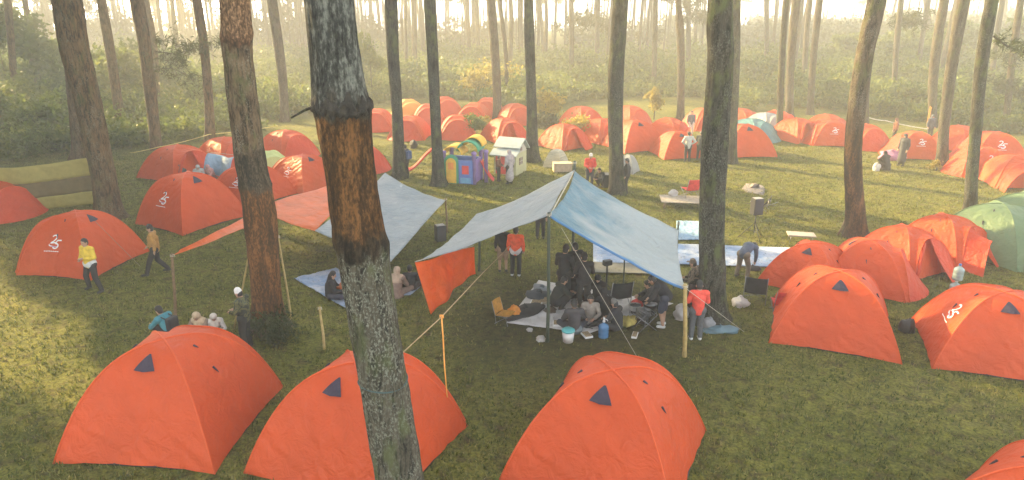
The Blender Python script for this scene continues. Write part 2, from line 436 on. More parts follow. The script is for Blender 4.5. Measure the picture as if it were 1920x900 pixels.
def tree(label, pts, D=None, H=20.0, mat=None, n=14, rough=0.05, rings=(), crown=True, crad=2.6, group='pine trees standing in the camp', cat='pine tree', name='pine_tree'):
    """pts from the foot up: (px, py, width px); all in one upright plane at distance D"""
    bx, by, bw = pts[0]
    foot = at_z(bx, by) if D is None else None
    if D is None: D = foot.y
    W = [at_D(x, y, D) for x, y, _ in pts]
    rad = [wd*depth_of(p)/FPX/2 for (x, y, wd), p in zip(pts, W)]
    if W[0].z > 0.02:
        # foot below the picture: carry the lowest stretch down to the ground
        d = (W[0]-W[1])/(W[0].z-W[1].z) if len(W) > 1 else Vector((0, 0, 1))
        W.insert(0, W[0]-d*W[0].z); rad.insert(0, rad[0]*1.08)
    d = (W[-1]-W[-2]).normalized(); p = W[-1].copy(); r = rad[-1]; steps = 4; z0 = p.z
    for k in range(1, steps+1):
        f = k/steps; dz = (H-z0)/steps
        d = (d+Vector((0, 0, 0.5))).normalized(); p = p+d*(dz/d.z); W.append(p.copy()); rad.append(max(0.035, r*(1-f*0.88)))
    foot = Vector((W[0].x, W[0].y, 0))
    t = thing(name, label, cat, foot, 0, group)
    link('trunk', trunk_mesh([q-foot for q in W], rad, mat or M_BARK, n, rough, rings), t)
    if crown:
        V, T = crown_polys((W[-1].x*0.75+W[-3].x*0.25, W[-1].y, 0), H*0.58, H*1.03, crad, 42, 30)
        V = V-np.array([foot.x, foot.y, 0])
        link('crown', blades_mesh('crown', V, 4, T, M_NEEDLE), t)
    t['D'] = D
    return t
def low_branch(t, path, D, dens=26, spread=0.5, size=0.2, r0=0.03, mat=None):
    """a low limb with needle sprays, part of its tree; path in px at distance D"""
    P = [at_D(x, y, D+0.4*i)-Vector(t.location) for i, (x, y) in enumerate(path)]
    mb = MB(); mb.tube(P, [r0*(1-0.7*i/(len(P)-1)) for i in range(len(P))], 6)
    b = mb.obj('branch', M_BARK, t)
    C = []
    for i in range(len(P)-1):
        for k in range(7):
            f = (k+random.random())/7; q = P[i].lerp(P[i+1], f)
            if i == 0 and f < 0.3: continue
            for _ in range(2):
                o = Vector((random.gauss(0, spread), random.gauss(0, spread), random.gauss(0.05, spread*0.5)))
                C.append(RNG.normal(size=(dens, 3))*0.16*(spread/0.5)+np.array(q+o))
    C = np.concatenate(C)
    link('needles', blades_mesh('needles', leaf_polys(C, size*(0.6+0.8*RNG.random(len(C))), 0.14), 4, RNG.random(len(C)), mat or M_NEEDLE), b)

# the big resin-tapped pine right in front of the lens
DF = 8.6
def zD(py, D): return at_D(960, py, D).z
ORG0, ORG1, BLK = (0.024, 0.016, 0.009), (0.160, 0.074, 0.026), (0.006, 0.006, 0.005)
GRY0, GRY1 = (0.016, 0.015, 0.013), (0.165, 0.165, 0.135)
zt, zb = zD(205, DF), zD(452, DF)
M_BARK_TAP = bark('tapped_pine_bark', (0.070, 0.060, 0.042), (0.20, 0.20, 0.155), 0.6,
    scars=[(zt+0.05, zt+4.0, GRY0, GRY1, 0.10), (zb, zt, ORG0, ORG1, 0.14), (zt-0.06, zt+0.16, BLK, (0.060, 0.050, 0.036), 0.12), (zb-0.17, zb+0.10, BLK, (0.050, 0.034, 0.020), 0.10)])
t1 = tree('huge lichen-grey pine with two black resin scars in front of the camp',
     [(750, 900, 88), (716, 700, 90), (693, 560, 92), (676, 450, 97), (658, 330, 93), (642, 205, 100), (630, 110, 93), (618, 0, 90)], DF, 23, M_BARK_TAP, 84, 0.06,
     rings=[(zt+0.02, 0.14, 0.026), (zb-0.03, 0.13, 0.026)], group='big pines among the near tents')
# stub, wire tie and rope tie on it
zr = zD(712, DF); cx = at_D(718, 712, DF)
rp = MB(); rp.tube([(cx.x-t1.location.x+0.345*math.cos(a), 0.345*math.sin(a)+0.0, zr+0.02*math.sin(a*2)) for a in np.linspace(0, 6.4, 40)], 0.010, 6)
rp.obj('rope_tie', plain('teal_rope', (0.045, 0.085, 0.085), 0.8), t1)
stub = MB(); a_ = at_D(592, 198, DF)-Vector(t1.location); b_ = at_D(546, 221, DF-0.5)-Vector(t1.location)
stub.tube([a_, (a_+b_)/2+Vector((0, 0, 0.01)), b_], [0.022, 0.015, 0.010], 7); stub.obj('branch_stub', M_BARK_DARK, t1)
zc = zD(200, DF); cc = at_D(642, 200, DF)-Vector(t1.location)
def crust(u, v):
    a = math.pi*(0.98+1.04*u); r = 0.336+0.045*math.sin(math.pi*v)*(0.5+1.3*mnoise.noise(Vector((a*5, v*3, 5.0))))
    return (cc.x+r*math.cos(a), r*math.sin(a), zc-0.08+(0.18+0.22*mnoise.noise(Vector((a*3, 1.0, 8.0))))*v+0.10*mnoise.noise(Vector((a*6, 0, 2.0))))
mb = MB(); mb.grid(crust, 60, 8); solid(mb.obj('bark_crust', plain('charred_bark', (0.030, 0.024, 0.017), 0.95, 0.6, 9, 0.9, bdist=0.03), t1), 0.03)

z_e1 = zD(70, 17.0); z_e2 = zD(345, 17.0)
M_BARK_E = bark('rusty_pine_bark', (0.105, 0.070, 0.038), (0.20, 0.18, 0.13), 0.55,
    scars=[(0.3, z_e2, (0.030, 0.020, 0.010), (0.19, 0.080, 0.026), 0.25), (z_e2-0.05, z_e2+0.9, (0.010, 0.009, 0.007), (0.10, 0.075, 0.045), 0.12), (z_e1-0.15, z_e1+0.2, (0.02, 0.012, 0.008), (0.12, 0.06, 0.03), 0.06), (z_e1, z_e1+3, (0.05, 0.026, 0.012), (0.30, 0.17, 0.085), 0.1)])
t2 = tree('thick rusty-barked pine with a dark band beside the orange tarp', [(501, 612, 58), (500, 550, 54), (487, 400, 60), (470, 300, 55), (457, 200, 54), (445, 90, 52), (440, 0, 54)], None, 22, M_BARK_E, 40, 0.06,
     rings=[(z_e1, 0.16, 0.03), (z_e2, 0.12, 0.025)], group='big pines among the near tents')
t3 = tree('dark mossy pine beside the blue canopy, bamboo pole at its foot', [(1338, 602, 52), (1336, 520, 49), (1335, 400, 47), (1342, 250, 49), (1350, 120, 48), (1350, 0, 46)], None, 22, M_BARK_DARK, 36, 0.06, group='big pines among the near tents')
tree('leaning pine with an orange-streaked foot in the meadow behind the right-hand row of tents', [(1606, 442, 40), (1604, 400, 36), (1599, 300, 31), (1606, 210, 31), (1620, 110, 31), (1644, 0, 32)], None, 22, bark('streaked_pine_bark', (0.075, 0.055, 0.036), (0.19, 0.18, 0.14), 0.6, scars=[(0.0, 4.2, (0.020, 0.016, 0.011), (0.13, 0.068, 0.030), 0.9)]), 26, 0.06, group='big pines among the near tents')
tree('stout pale pine at the end of the olive banner', [(205, 408, 46), (196, 340, 42), (180, 260, 44), (162, 180, 46), (140, 90, 50), (125, 0, 50)], None, 23, M_BARK_RED, 26, 0.06, group='big pines among the near tents')
TREES = [
 ('pine close behind the stout pale pine by the banner', [(155, 300, 32), (140, 150, 30), (128, 0, 28)], M_BARK_RED),
 ('slim tilted pine, second from the misty left corner', [(228, 246, 17), (212, 130, 17), (190, 0, 17)], M_BARK_RED),
 ('slim pine behind the far-left open tent, low sprays beside it', [(294, 280, 19), (285, 200, 21), (272, 90, 22), (257, 0, 24)], M_BARK_RED),
 ('thinner pine showing just behind the slim pine with low sprays', [(296, 215, 11), (289, 90, 12), (272, 0, 13)], M_BARK_RED),
 ('bent slim pine left of the rusty thick pine', [(394, 272, 19), (392, 200, 17), (384, 100, 16), (369, 0, 16)], M_BARK_RED),
 ('slim straight pine between the two thick front trunks', [(534, 228, 16), (529, 140, 17), (510, 0, 19)], M_BARK),
 ('mid-sized pine just right of the huge lichen-grey trunk', [(749, 334, 24), (744, 200, 21), (736, 90, 23), (733, 0, 25)], M_BARK_DARK),
 ('mid-sized pine at the edge of the toy castle', [(823, 347, 26), (818, 250, 20), (812, 120, 21), (806, 0, 22)], M_BARK_DARK),
 ('brown pine rising behind the tents left of the toy house', [(932, 226, 16), (931, 150, 16), (921, 0, 17)], M_BARK),
 ('curved thin pine close behind the brown pine', [(948, 188, 9), (949, 110, 8), (937, 0, 8)], M_BARK),
 ('dark straight pine standing right of the toy house', [(998, 302, 25), (997, 200, 19), (993, 80, 19), (991, 0, 18)], M_BARK_DARK),
 ('mossy pine behind the peak of the blue canopy', [(1158, 362, 30), (1155, 280, 28), (1154, 160, 30), (1160, 60, 30), (1164, 0, 29)], M_BARK_DARK),
 ('forked slim pine behind the man in a white shirt', [(1276, 228, 14), (1277, 120, 14), (1275, 50, 15), (1272, 0, 11)], M_BARK),
 ('tall pine right behind the dark mossy trunk', [(1372, 306, 17), (1375, 200, 18), (1378, 100, 19), (1379, 0, 20)], M_BARK_DARK),
 ('slender dark pine beside the teal tent', [(1461, 258, 12), (1464, 160, 12), (1468, 80, 11), (1474, 0, 11)], M_BARK_DARK),
 ('pale pine next to the slender dark one at the teal tent', [(1480, 222, 15), (1482, 130, 14), (1493, 0, 16)], M_BARK),
 ('second of three slim pines under the bright gap', [(1507, 168, 9), (1512, 70, 10), (1519, 0, 10)], M_BARK),
 ('third of three slim pines under the bright gap', [(1519, 215, 12), (1525, 110, 12), (1537, 0, 12)], M_BARK),
 ('pine foot showing behind the leaning streaked pine', [(1626, 264, 14), (1622, 190, 13), (1636, 60, 12), (1645, -60, 12)], M_BARK_DARK),
 ('slim pine with a wisp of foliage right of the leaning pine', [(1676, 182, 9), (1680, 100, 10), (1690, 0, 10)], M_BARK),
 ('thin leaning pine deep in the right-hand mist', [(1719, 148, 8), (1728, 80, 8), (1741, 0, 9)], M_BARK),
 ('pine with yellow cloth tied at its foot', [(1749, 238, 15), (1749, 160, 16), (1757, 80, 17), (1771, 0, 16)], M_BARK),
 ('pole-thin pine crossing behind the pine with yellow cloth', [(1746, 110, 9), (1744, 60, 10), (1736, 0, 10)], M_BARK),
 ('brown leaning pine among the far right tents', [(1766, 312, 21), (1770, 240, 19), (1785, 120, 20), (1807, 0, 21)], M_BARK),
 ('pale trunk half hidden by the brown leaning pine', [(1778, 168, 11), (1786, 80, 11), (1797, 0, 12)], M_BARK),
 ('dark leaning pine behind the pale green tent', [(1819, 408, 24), (1822, 330, 21), (1830, 240, 21), (1840, 120, 22), (1860, 0, 23)], M_BARK_DARK),
 ('thin pine beyond the dark leaning one', [(1858, 168, 9), (1866, 90, 9), (1880, 0, 9)], M_BARK),
 ('slim pine at the right-hand border of the wood', [(1886, 242, 11), (1896, 130, 12), (1914, 0, 12)], M_BARK),
 ('lone thin pine in the haze left of the slender dark pine', [(1437, 132, 8), (1438, 60, 9), (1437, 0, 9)], M_BARK),
 ('thin pine with a broken limb between the toy house and canopy peak', [(1071, 148, 9), (1072, 80, 9), (1071, 0, 10)], M_BARK),
 ('thin pine carrying a spray of needles over the middle tents', [(1119, 130, 9), (1120, 60, 9), (1121, 0, 10)], M_BARK),
 ('slim pine rising from the yellow bush', [(1226, 168, 9), (1228, 80, 9), (1230, 0, 9)], M_BARK),
 ('misty pine with a needle tuft left of the dark mossy trunk', [(1291, 146, 8), (1291, 70, 9), (1291, 0, 9)], M_BARK),
 ('faint pine just left of the dark straight pine', [(976, 126, 9), (976, 60, 9), (975, 0, 10)], M_BARK),
 ('crooked faint pine right of the dark straight pine', [(1018, 112, 6), (1017, 60, 6), (1012, 0, 6)], M_BARK),
 ('misty pine above the yellow dome tent', [(777, 140, 11), (777, 70, 10), (775, 0, 10)], M_BARK),
 ('second misty pine above the yellow dome tent', [(794, 124, 8), (792, 60, 8), (788, 0, 8)], M_BARK),
 ('misty pine above the double arch of tents', [(879, 120, 8), (878, 60, 8), (876, 0, 8)], M_BARK),
 ('paler misty pine above the double arch of tents', [(898, 122, 7), (896, 60, 7), (893, 0, 7)], M_BARK),
 ('faint thin pine beside the huge lichen-grey trunk', [(714, 82, 8), (711, 40, 7), (707, 0, 7)], M_BARK),
 ('fainter thin pine touching the huge lichen-grey trunk', [(698, 90, 8), (696, 40, 8), (694, 0, 8)], M_BARK),
 ('faint pine leaning out from behind the huge trunk', [(572, 92, 8), (566, 50, 9), (558, 0, 9)], M_BARK_RED),
 ('faint straight pine above the bent slim one', [(345, 80, 8), (342, 40, 8), (338, 0, 8)], M_BARK_RED),
 ('faint pine in the misty left corner behind saplings', [(33, 205, 12), (24, 120, 12), (14, 0, 13)], M_BARK_RED),
 ('thin pine at the misty left border', [(66, 180, 10), (58, 90, 10), (47, 0, 10)], M_BARK_RED),
]
BY = {}
for i, (lab, pts, mt) in enumerate(TREES):
    BY[lab] = tree(lab, pts, None, 19+random.random()*5, mt, 14 if pts[0][1] > 200 else 9, 0.05, crown=pts[0][1] > 140, crad=2.4)
def fb(word): return next(v for k, v in BY.items() if word in k)
t = fb('low sprays beside it'); low_branch(t, [(290, 96), (330, 102), (372, 90), (405, 82)], t['D'], 14, 0.6, 0.2); low_branch(t, [(290, 130), (320, 128), (352, 140), (372, 165)], t['D'], 11, 0.6, 0.18)
t = fb('bent slim'); low_branch(t, [(382, 90), (360, 84), (330, 88), (312, 66)], t['D'], 10, 0.5, 0.18)
t = fb('broken limb'); low_branch(t, [(1071, 42), (1084, 36), (1098, 40)], t['D'], 26, 0.8, 0.34); 
t = fb('spray of needles'); low_branch(t, [(1120, 30), (1106, 26), (1090, 44)], t['D'], 26, 0.9, 0.36); low_branch(t, [(1120, 44), (1132, 50), (1142, 40)], t['D'], 26, 0.9, 0.36)
t = fb('needle tuft'); low_branch(t, [(1291, 30), (1305, 30), (1320, 36)], t['D'], 26, 0.9, 0.4); low_branch(t, [(1291, 20), (1300, 5), (1312, 0)], t['D'], 20, 0.8, 0.4)
t = fb('wisp of foliage'); low_branch(t, [(1686, 24), (1700, 46), (1712, 40), (1726, 30)], t['D'], 24, 0.6, 0.3)
t = fb('right-hand border of the wood'); low_branch(t, [(1892, 170), (1884, 158), (1876, 150)], t['D'], 22, 0.45, 0.22); low_branch(t, [(1890, 150), (1905, 172), (1918, 180)], t['D'], 24, 0.5, 0.22); low_branch(t, [(1894, 120), (1886, 108), (1880, 100)], t['D'], 16, 0.4, 0.2)
t = fb('dark leaning pine behind'); low_branch(t, [(1864, 68), (1884, 84), (1904, 92), (1930, 104)], t['D'], 6, 0.2, 0.16, 0.05)

# the pines that dissolve in the haze
FAR_LABEL = 'thin pine trunk fading into the far mist'
far_proto = []
for k in range(5):
    path = [(0, 0, 0), (random.uniform(-.3, .3), 0, 6), (random.uniform(-.5, .5), 0, 12), (random.uniform(-.8, .8), 0, 21)]
    far_proto.append((trunk_mesh([Vector(p) for p in path], [0.26, 0.22, 0.17, 0.05], M_BARK, 8, 0.05),
                      blades_mesh('crown', crown_polys((0, 0, 0), 11.5, 22, 3.2, 70, 24, 0.62, False)[0], 4, np.full(70*24, 0.5), M_NEEDLE)))
placed = []
tries = 0
while len(placed) < 100 and tries < 6000:
    tries += 1
    px = random.uniform(-60, 1980); D = random.uniform(78, 205)
    if 1545 < px < 1600: continue
    if px > 1380 and random.random() < 0.55: continue
    p = at_D(px, 0, D); p.z = 0
    if any((p-q).length < 2.2 for q in placed): continue
    placed.append(p)
    k = random.randrange(5)
    r = thing('pine_tree', FAR_LABEL, 'pine tree', p, random.random()*6.28, 'pines fading into the mist', (random.uniform(.75, 1.3),)*2+(random.uniform(.9, 1.15),))
    link('trunk', far_proto[k][0], r); link('crown', far_proto[k][1], r)

# the plantation beyond the frame that keeps the near meadow in shade
def forest():
    quads = []; tint = []; mi = []
    n = 0
    rr = random.Random(11)
    while n < 166:
        x = rr.uniform(-66, -13) if n % 5 else rr.uniform(-120, -45); y = rr.uniform(10, 52) if rr.random() < 0.80 else rr.uniform(60, 130)
        if n >= 150: x = rr.uniform(-52, -38); y = rr.uniform(46, 62)  # extra tall trees, out of view, added to shade the near right-hand tents
        q = px_of(Vector((x, y, 1.0)))[0]
        if q > -70: continue
        if any(sun_free((x, y, h)) >= 1.0 for h in range(2, 21)): continue
        n += 1; H = rr.uniform(18, 24) if n <= 150 else 27.5
        a = np.linspace(0, 2*math.pi, 8)[:-1]; R0 = rr.uniform(.2, .32)
        for k in range(7):
            a0 = 2*math.pi*k/7; a1 = 2*math.pi*(k+1)/7
            quads.append(np.array([[[x+R0*math.cos(a0), y+R0*math.sin(a0), 0], [x+R0*math.cos(a1), y+R0*math.sin(a1), 0], [x+.06*math.cos(a1), y+.06*math.sin(a1), H], [x+.06*math.cos(a0), y+.06*math.sin(a0), H]]]))
            tint.append([0]); mi.append([1])
        V, T = crown_polys((x, y, 0), H*0.42, H*1.02, 3.4, 80, 26, 0.48)
        quads.append(V); tint.append(T); mi.append(np.zeros(len(T)))
    me = blades_mesh('forest', np.concatenate(quads), 4, np.concatenate([np.asarray(t, float) for t in tint]), M_NEEDLE)
    me.materials.append(M_BARK); me.polygons.foreach_set('material_index', np.concatenate([np.asarray(m) for m in mi]).astype(np.int32)); me.update()
    o = link('forest', me); tag(o, 'dense pine plantation beside the camp', 'forest'); o['kind'] = 'stuff'
forest()

def far_wood():
    rr = random.Random(5); Q = []; T = []; mi = []
    for i in range(640):
        px = rr.uniform(-150, 2070); D = rr.uniform(125, 236)
        if px > 1370 and rr.random() < 0.78:
            p = at_D(px, 0, D); V, t = shrub_polys((p.x, p.y, 0), rr.uniform(2.5, 4.5), rr.uniform(3.0, 6.0) if px < 1640 else rr.uniform(3.5, 9.0), 420, 0.40, 14)
            Q.append(V); T.append(t); mi.append(np.zeros(len(t))); continue
        if 700 < px < 1370 and rr.random() < 0.35: continue
        p = at_D(px, 0, D); x, y = p.x, p.y; R0 = rr.uniform(.13, .24); H = rr.uniform(16, 22); lx = rr.gauss(0, .6)
        for k in range(5):
            a0 = 2*math.pi*k/5; a1 = 2*math.pi*(k+1)/5
            Q.append(np.array([[[x+R0*math.cos(a0), y+R0*math.sin(a0), 0], [x+R0*math.cos(a1), y+R0*math.sin(a1), 0], [x+lx+.08*math.cos(a1), y+.08*math.sin(a1), H], [x+lx+.08*math.cos(a0), y+.08*math.sin(a0), H]]])); T.append(np.zeros(1)); mi.append(np.ones(1))
        V, t = crown_polys((x+lx*.7, y, 0), H*0.55, H*1.02, 3.2, 22, 14, 1.1, False); Q.append(V); T.append(t); mi.append(np.zeros(len(t)))
        if rr.random() < 0.5:
            V, t = shrub_polys((x+rr.uniform(-3, 3), y, 0), rr.uniform(2, 3.5), rr.uniform(2.5, 6.5 if px > 700 else 10.0), 260, 0.38); Q.append(V); T.append(t); mi.append(np.zeros(len(t)))
    me = blades_mesh('far_wood', np.concatenate(Q), 4, np.concatenate(T), M_DARKLEAF); me.materials.append(M_BARK)
    me.polygons.foreach_set('material_index', np.concatenate(mi).astype(np.int32)); me.update()
    o = link('far_wood', me); tag(o, 'far pine wood dissolving into the mist', 'forest'); o['kind'] = 'stuff'

# ------------------------------------------------------------------ undergrowth
def front_D(px):
    xs = [-300, 0, 120, 250, 330, 480, 600, 700, 860, 1000, 1100, 1260, 1480, 1640, 1760, 1920, 2200]
    ys = [300, 292, 286, 262, 262, 228, 208, 188, 182, 205, 186, 176, 196, 214, 220, 246, 262]
    return at_z(960, float(np.interp(px, xs, ys))).y
def shrub_polys(c, rx, h, n, size, lobes=9):
    """leaves over a lumpy mound"""
    lob = [(random.gauss(0, rx*0.45), random.gauss(0, rx*0.45), h*random.uniform(0.30, 0.88), rx*random.uniform(0.35, 0.6)*(9/lobes)**0.5) for _ in range(lobes)]
    C = []; T = []
    for (a, b, z, r) in lob:
        m = n//lobes; d = RNG.normal(size=(m, 3)); d /= np.linalg.norm(d, axis=1)[:, None]
        q = d*(r*np.clip(0.8+0.38*RNG.normal(size=m), 0.1, 1.7)[:, None])*np.array([1, 1, 0.8])+np.array([a, b, z]); q[:, 2] = np.abs(q[:, 2])
        C.append(q+np.array(c)); T.append(np.clip(random.random()*0.55+0.45*RNG.random(m), 0, 1))
    C = np.concatenate(C); T = np.concatenate(T)
    return leaf_polys(C, size*(0.6+0.8*RNG.random(len(C))), 0.5), T
def undergrowth():
    Q = []; T = []
    for i in range(640):
        px = random.uniform(-120, 2040); D0 = front_D(px); D = D0+(118-D0)*random.random()**1.6
        p = at_D(px, 0, D); s = 1+0.9*(D-D0)/70
        h = random.uniform(0.9, 2.1)*s*(0.55 if D < D0+4 else 1.0); rx = random.uniform(1.0, 2.0)*s
        if px < 180: h *= 1.25
        V, t = shrub_polys((p.x, p.y, 0), rx, h, int(700*(1.15-0.7*(D-D0)/80)), 0.115*(0.7+D/75))
        tb = random.uniform(-0.22, 0.22); Q.append(V); T.append(np.clip(t+tb, 0, 1))
    o = link('undergrowth', blades_mesh('undergrowth', np.concatenate(Q), 4, np.concatenate(T), M_SHRUB))
    tag(o, 'green thicket of shrubs along the far edge of the camp', 'undergrowth'); o['kind'] = 'stuff'
undergrowth()
far_wood()
def shrub(label, px, py, hpx, wpx, mat, n=900, size=0.10, name='shrub', cat='shrub', conical=False):
    p = at_z(px, py); dep = depth_of(p); h = hpx*dep/FPX*1.03; rx = wpx*dep/FPX/2
    V, T = shrub_polys((0, 0, 0), rx, h, n, size*(0.6+dep/60), 30 if n > 3000 else 12)
    if conical:
        f = 1-0.85*np.clip(V[:, :, 2:3]/h, 0, 1); V[:, :, :2] *= f*1.5
    t = thing(name, label, cat, p, 0, 'shrubs at the edge of the camp')
    link('foliage', blades_mesh('foliage', V, 4, T, mat), t)
    mb = MB(); mb.tube([(0, 0, -0.05), (0.03, 0, h*0.4), (0, 0.02, h*0.75)], [0.05, 0.035, 0.015], 7); mb.obj('stem', M_BARK, t)
shrub('tall yellow bush between the middle tents and the thin pine', 1226, 224, 58, 40, M_YELLOW, 2200, 0.085, conical=True)
shrub('bright yellow-green bush behind the double-arched tents', 912, 182, 62, 96, M_YELLOW, 1500)
shrub('yellow sapling growing in front of the small far tent', 1084, 262, 46, 58, M_YELLOW, 1000, 0.07)
shrub('green plant with yellow blossom between the left and right double arches', 888, 258, 44, 40, M_SHRUB, 900, 0.07)
shrub('yellow flowering plant hiding part of a tent left of the toy house', 905, 246, 28, 30, M_YELLOW, 600, 0.06)
shrub('yellowish bush beside the dark straight pine', 1022, 226, 52, 60, M_YELLOW, 900)
shrub('young conical tree behind the yellow dome tent', 698, 186, 128, 84, M_SHRUB, 2600, 0.11, 'young_tree', 'young tree', True)
shrub('pale bush behind the dark mossy trunk', 1408, 206, 34, 60, M_SHRUB, 800)
shrub('dark low shrub right of the dark straight pine', 1022, 240, 24, 44, M_DARKLEAF, 700)
shrub('low dark weeds around the foot of the rusty thick pine', 522, 636, 44, 96, M_DARKLEAF, 1600, 0.055)
shrub('leafy tuft at the foot of the brown leaning pine', 1755, 320, 20, 32, M_YELLOW, 400, 0.05)
for lab, px, py, hp, wp in (('leafy sapling in the misty left corner', 22, 196, 190, 120), ('broad hazy sapling beside the stout pale pine', 84, 186, 150, 110), ('hazy round bush left of the open far-left tent', 250, 200, 110, 110), ('hazy tree among the slim pines on the left', 330, 180, 90, 90), ('far rounded treetop in the right-hand mist', 1700, 135, 72, 110), ('second far treetop in the right-hand mist', 1770, 130, 90, 90), ('faint tall treetop under the bright gap', 1585, 130, 66, 70), ('shadowy tree at the right border', 1905, 150, 120, 90)):
    shrub(lab, px, py, hp, wp, M_SHRUB, 2600 if px < 400 else 3600, 0.14, 'young_tree', 'young tree')

# ------------------------------------------------------------------ dome tents
M_FLY = fabric('orange_fly', (0.64, 0.086, 0.019), 0.30, 0.55, 0.42, 0.07)
M_FLY_SHADED = fabric('shaded_door_fly', (0.58, 0.058, 0.018), 0.22, 0.55, 0.5, 0.09)  # fly orange made darker and redder: shade of the tent fronts put into the colour
M_SLEEVE = fabric('sleeve_tape', (0.67, 0.096, 0.022), 0.15, 0.55, 0.2, 0.05)
M_VENT = fabric('vent_mesh', (0.050, 0.040, 0.062), 0.15, 0.8, 0.8, 0.3)
M_INNER = plain('dark_inner_tent', (0.10, 0.028, 0.022), 0.8)
M_SHEET = plain('dark_groundsheet', (0.025, 0.022, 0.020), 0.7)
M_WHITE_INK = plain('white_print', (0.78, 0.76, 0.74), 0.6, 0.05, 20, 0)
M_PURPLE_INK = plain('violet_print', (0.40, 0.20, 0.36), 0.6, 0.05, 20, 0)
M_GREEN_FLY = fabric('pale_green_fly', (0.17, 0.25, 0.13), 0.3, 0.55, 0.4, 0.08)
M_TEAL_FLY = fabric('teal_fly', (0.11, 0.25, 0.26), 0.25, 0.5, 0.5, 0.2)
M_YELLOW_FLY = fabric('yellow_fly', (0.80, 0.42, 0.09), 0.35, 0.55, 0.4, 0.1)
M_GREY_FLY = fabric('grey_fly', (0.36, 0.37, 0.36), 0.25, 0.55, 0.5, 0.12)
M_LIME_FLY = fabric('lime_fly', (0.62, 0.70, 0.30), 0.35, 0.55, 0.4, 0.1)
M_CREAM_FLY = fabric('cream_striped_fly', (0.60, 0.57, 0.44), 0.3, 0.6, 0.5, 0.25, None, 0.6, (0.3, 0.3, 4))
M_LINE = plain('guy_cord', (0.30, 0.26, 0.18), 0.8)

TW, TD, TH, TV = 3.1, 3.0, 1.75, 0.80      # width, length, height, vestibule
KP = 2.6
def dome(face, t, s, seed=0, out=0.0):
    """a point of the dome fly: face 0 vent end (-y), 1 +x, 2 door end (+y), 3 -x; t across the face, s from apex to ground"""
    sag = (0.075*(1-t*t)*s*(1.25-s)*1.5)
    wr = 0.016*mnoise.noise(Vector((t*2.3+seed, s*1.6+face*7, seed)))*(1-t*t)*s + 0.020*mnoise.noise(Vector((t*7+seed*2, s*2.2, face*3+seed)))*(1-t*t)*s*s
    wr += 0.010*math.sin(9*abs(t)**1.5*(1.2+s)+seed+face)*(1-t*t)*s*s
    q = s*(1-sag)+wr+out
    z = TH*(1-s**KP) + 0.055*(1-t*t)*s**6 + out*0.5
    a = t*s
    if face == 0: return (a*TW/2, -q*TD/2, z)
    if face == 1: return (q*TW/2, a*TD/2, z)
    if face == 2: return (-a*TW/2, q*TD/2, z)
    return (-q*TW/2, -a*TD/2, z)
HH = TH*0.85; WH = TW*0.93
def hoop(tau):
    """the vestibule pole"""
    a = abs(tau); return Vector((WH/2*math.copysign(a**0.98, tau), 1.62-0.55*(1-a**1.5), HH*(1-a**2.5)+0.03))
def arch(tau):
    """edge of the dome's door end: up one pole, over the apex, down the other"""
    s = abs(tau); return Vector((math.copysign(s, tau)*TW/2, s*TD/2*0.98, TH*(1-s**KP)+0.012))
def foot_line(tau): return Vector((WH/2*tau*0.97, TD/2+TV*(1-0.75*tau*tau), 0.04))
def vest_pt(u, v, seed):
    tau = 2*u-1; p = arch(tau).lerp(hoop(tau), v); k = 0.07*math.sin(math.pi*v)*(1-abs(tau)**3)
    return (p.x*(1-0.4*k), p.y, p.z-k*0.8+0.02*mnoise.noise(Vector((tau*3+seed, v*3, seed))))
def door_pt(u, v, seed, lo=0.0, hi=1.0):
    tau = -1+2*(lo+(hi-lo)*u); p = hoop(tau).lerp(foot_line(tau), v); k = 0.05*math.sin(math.pi*v)
    return (p.x, p.y-k, p.z-k+0.02*mnoise.noise(Vector((tau*4+seed, v*4, seed*3))))
PROTO = {}
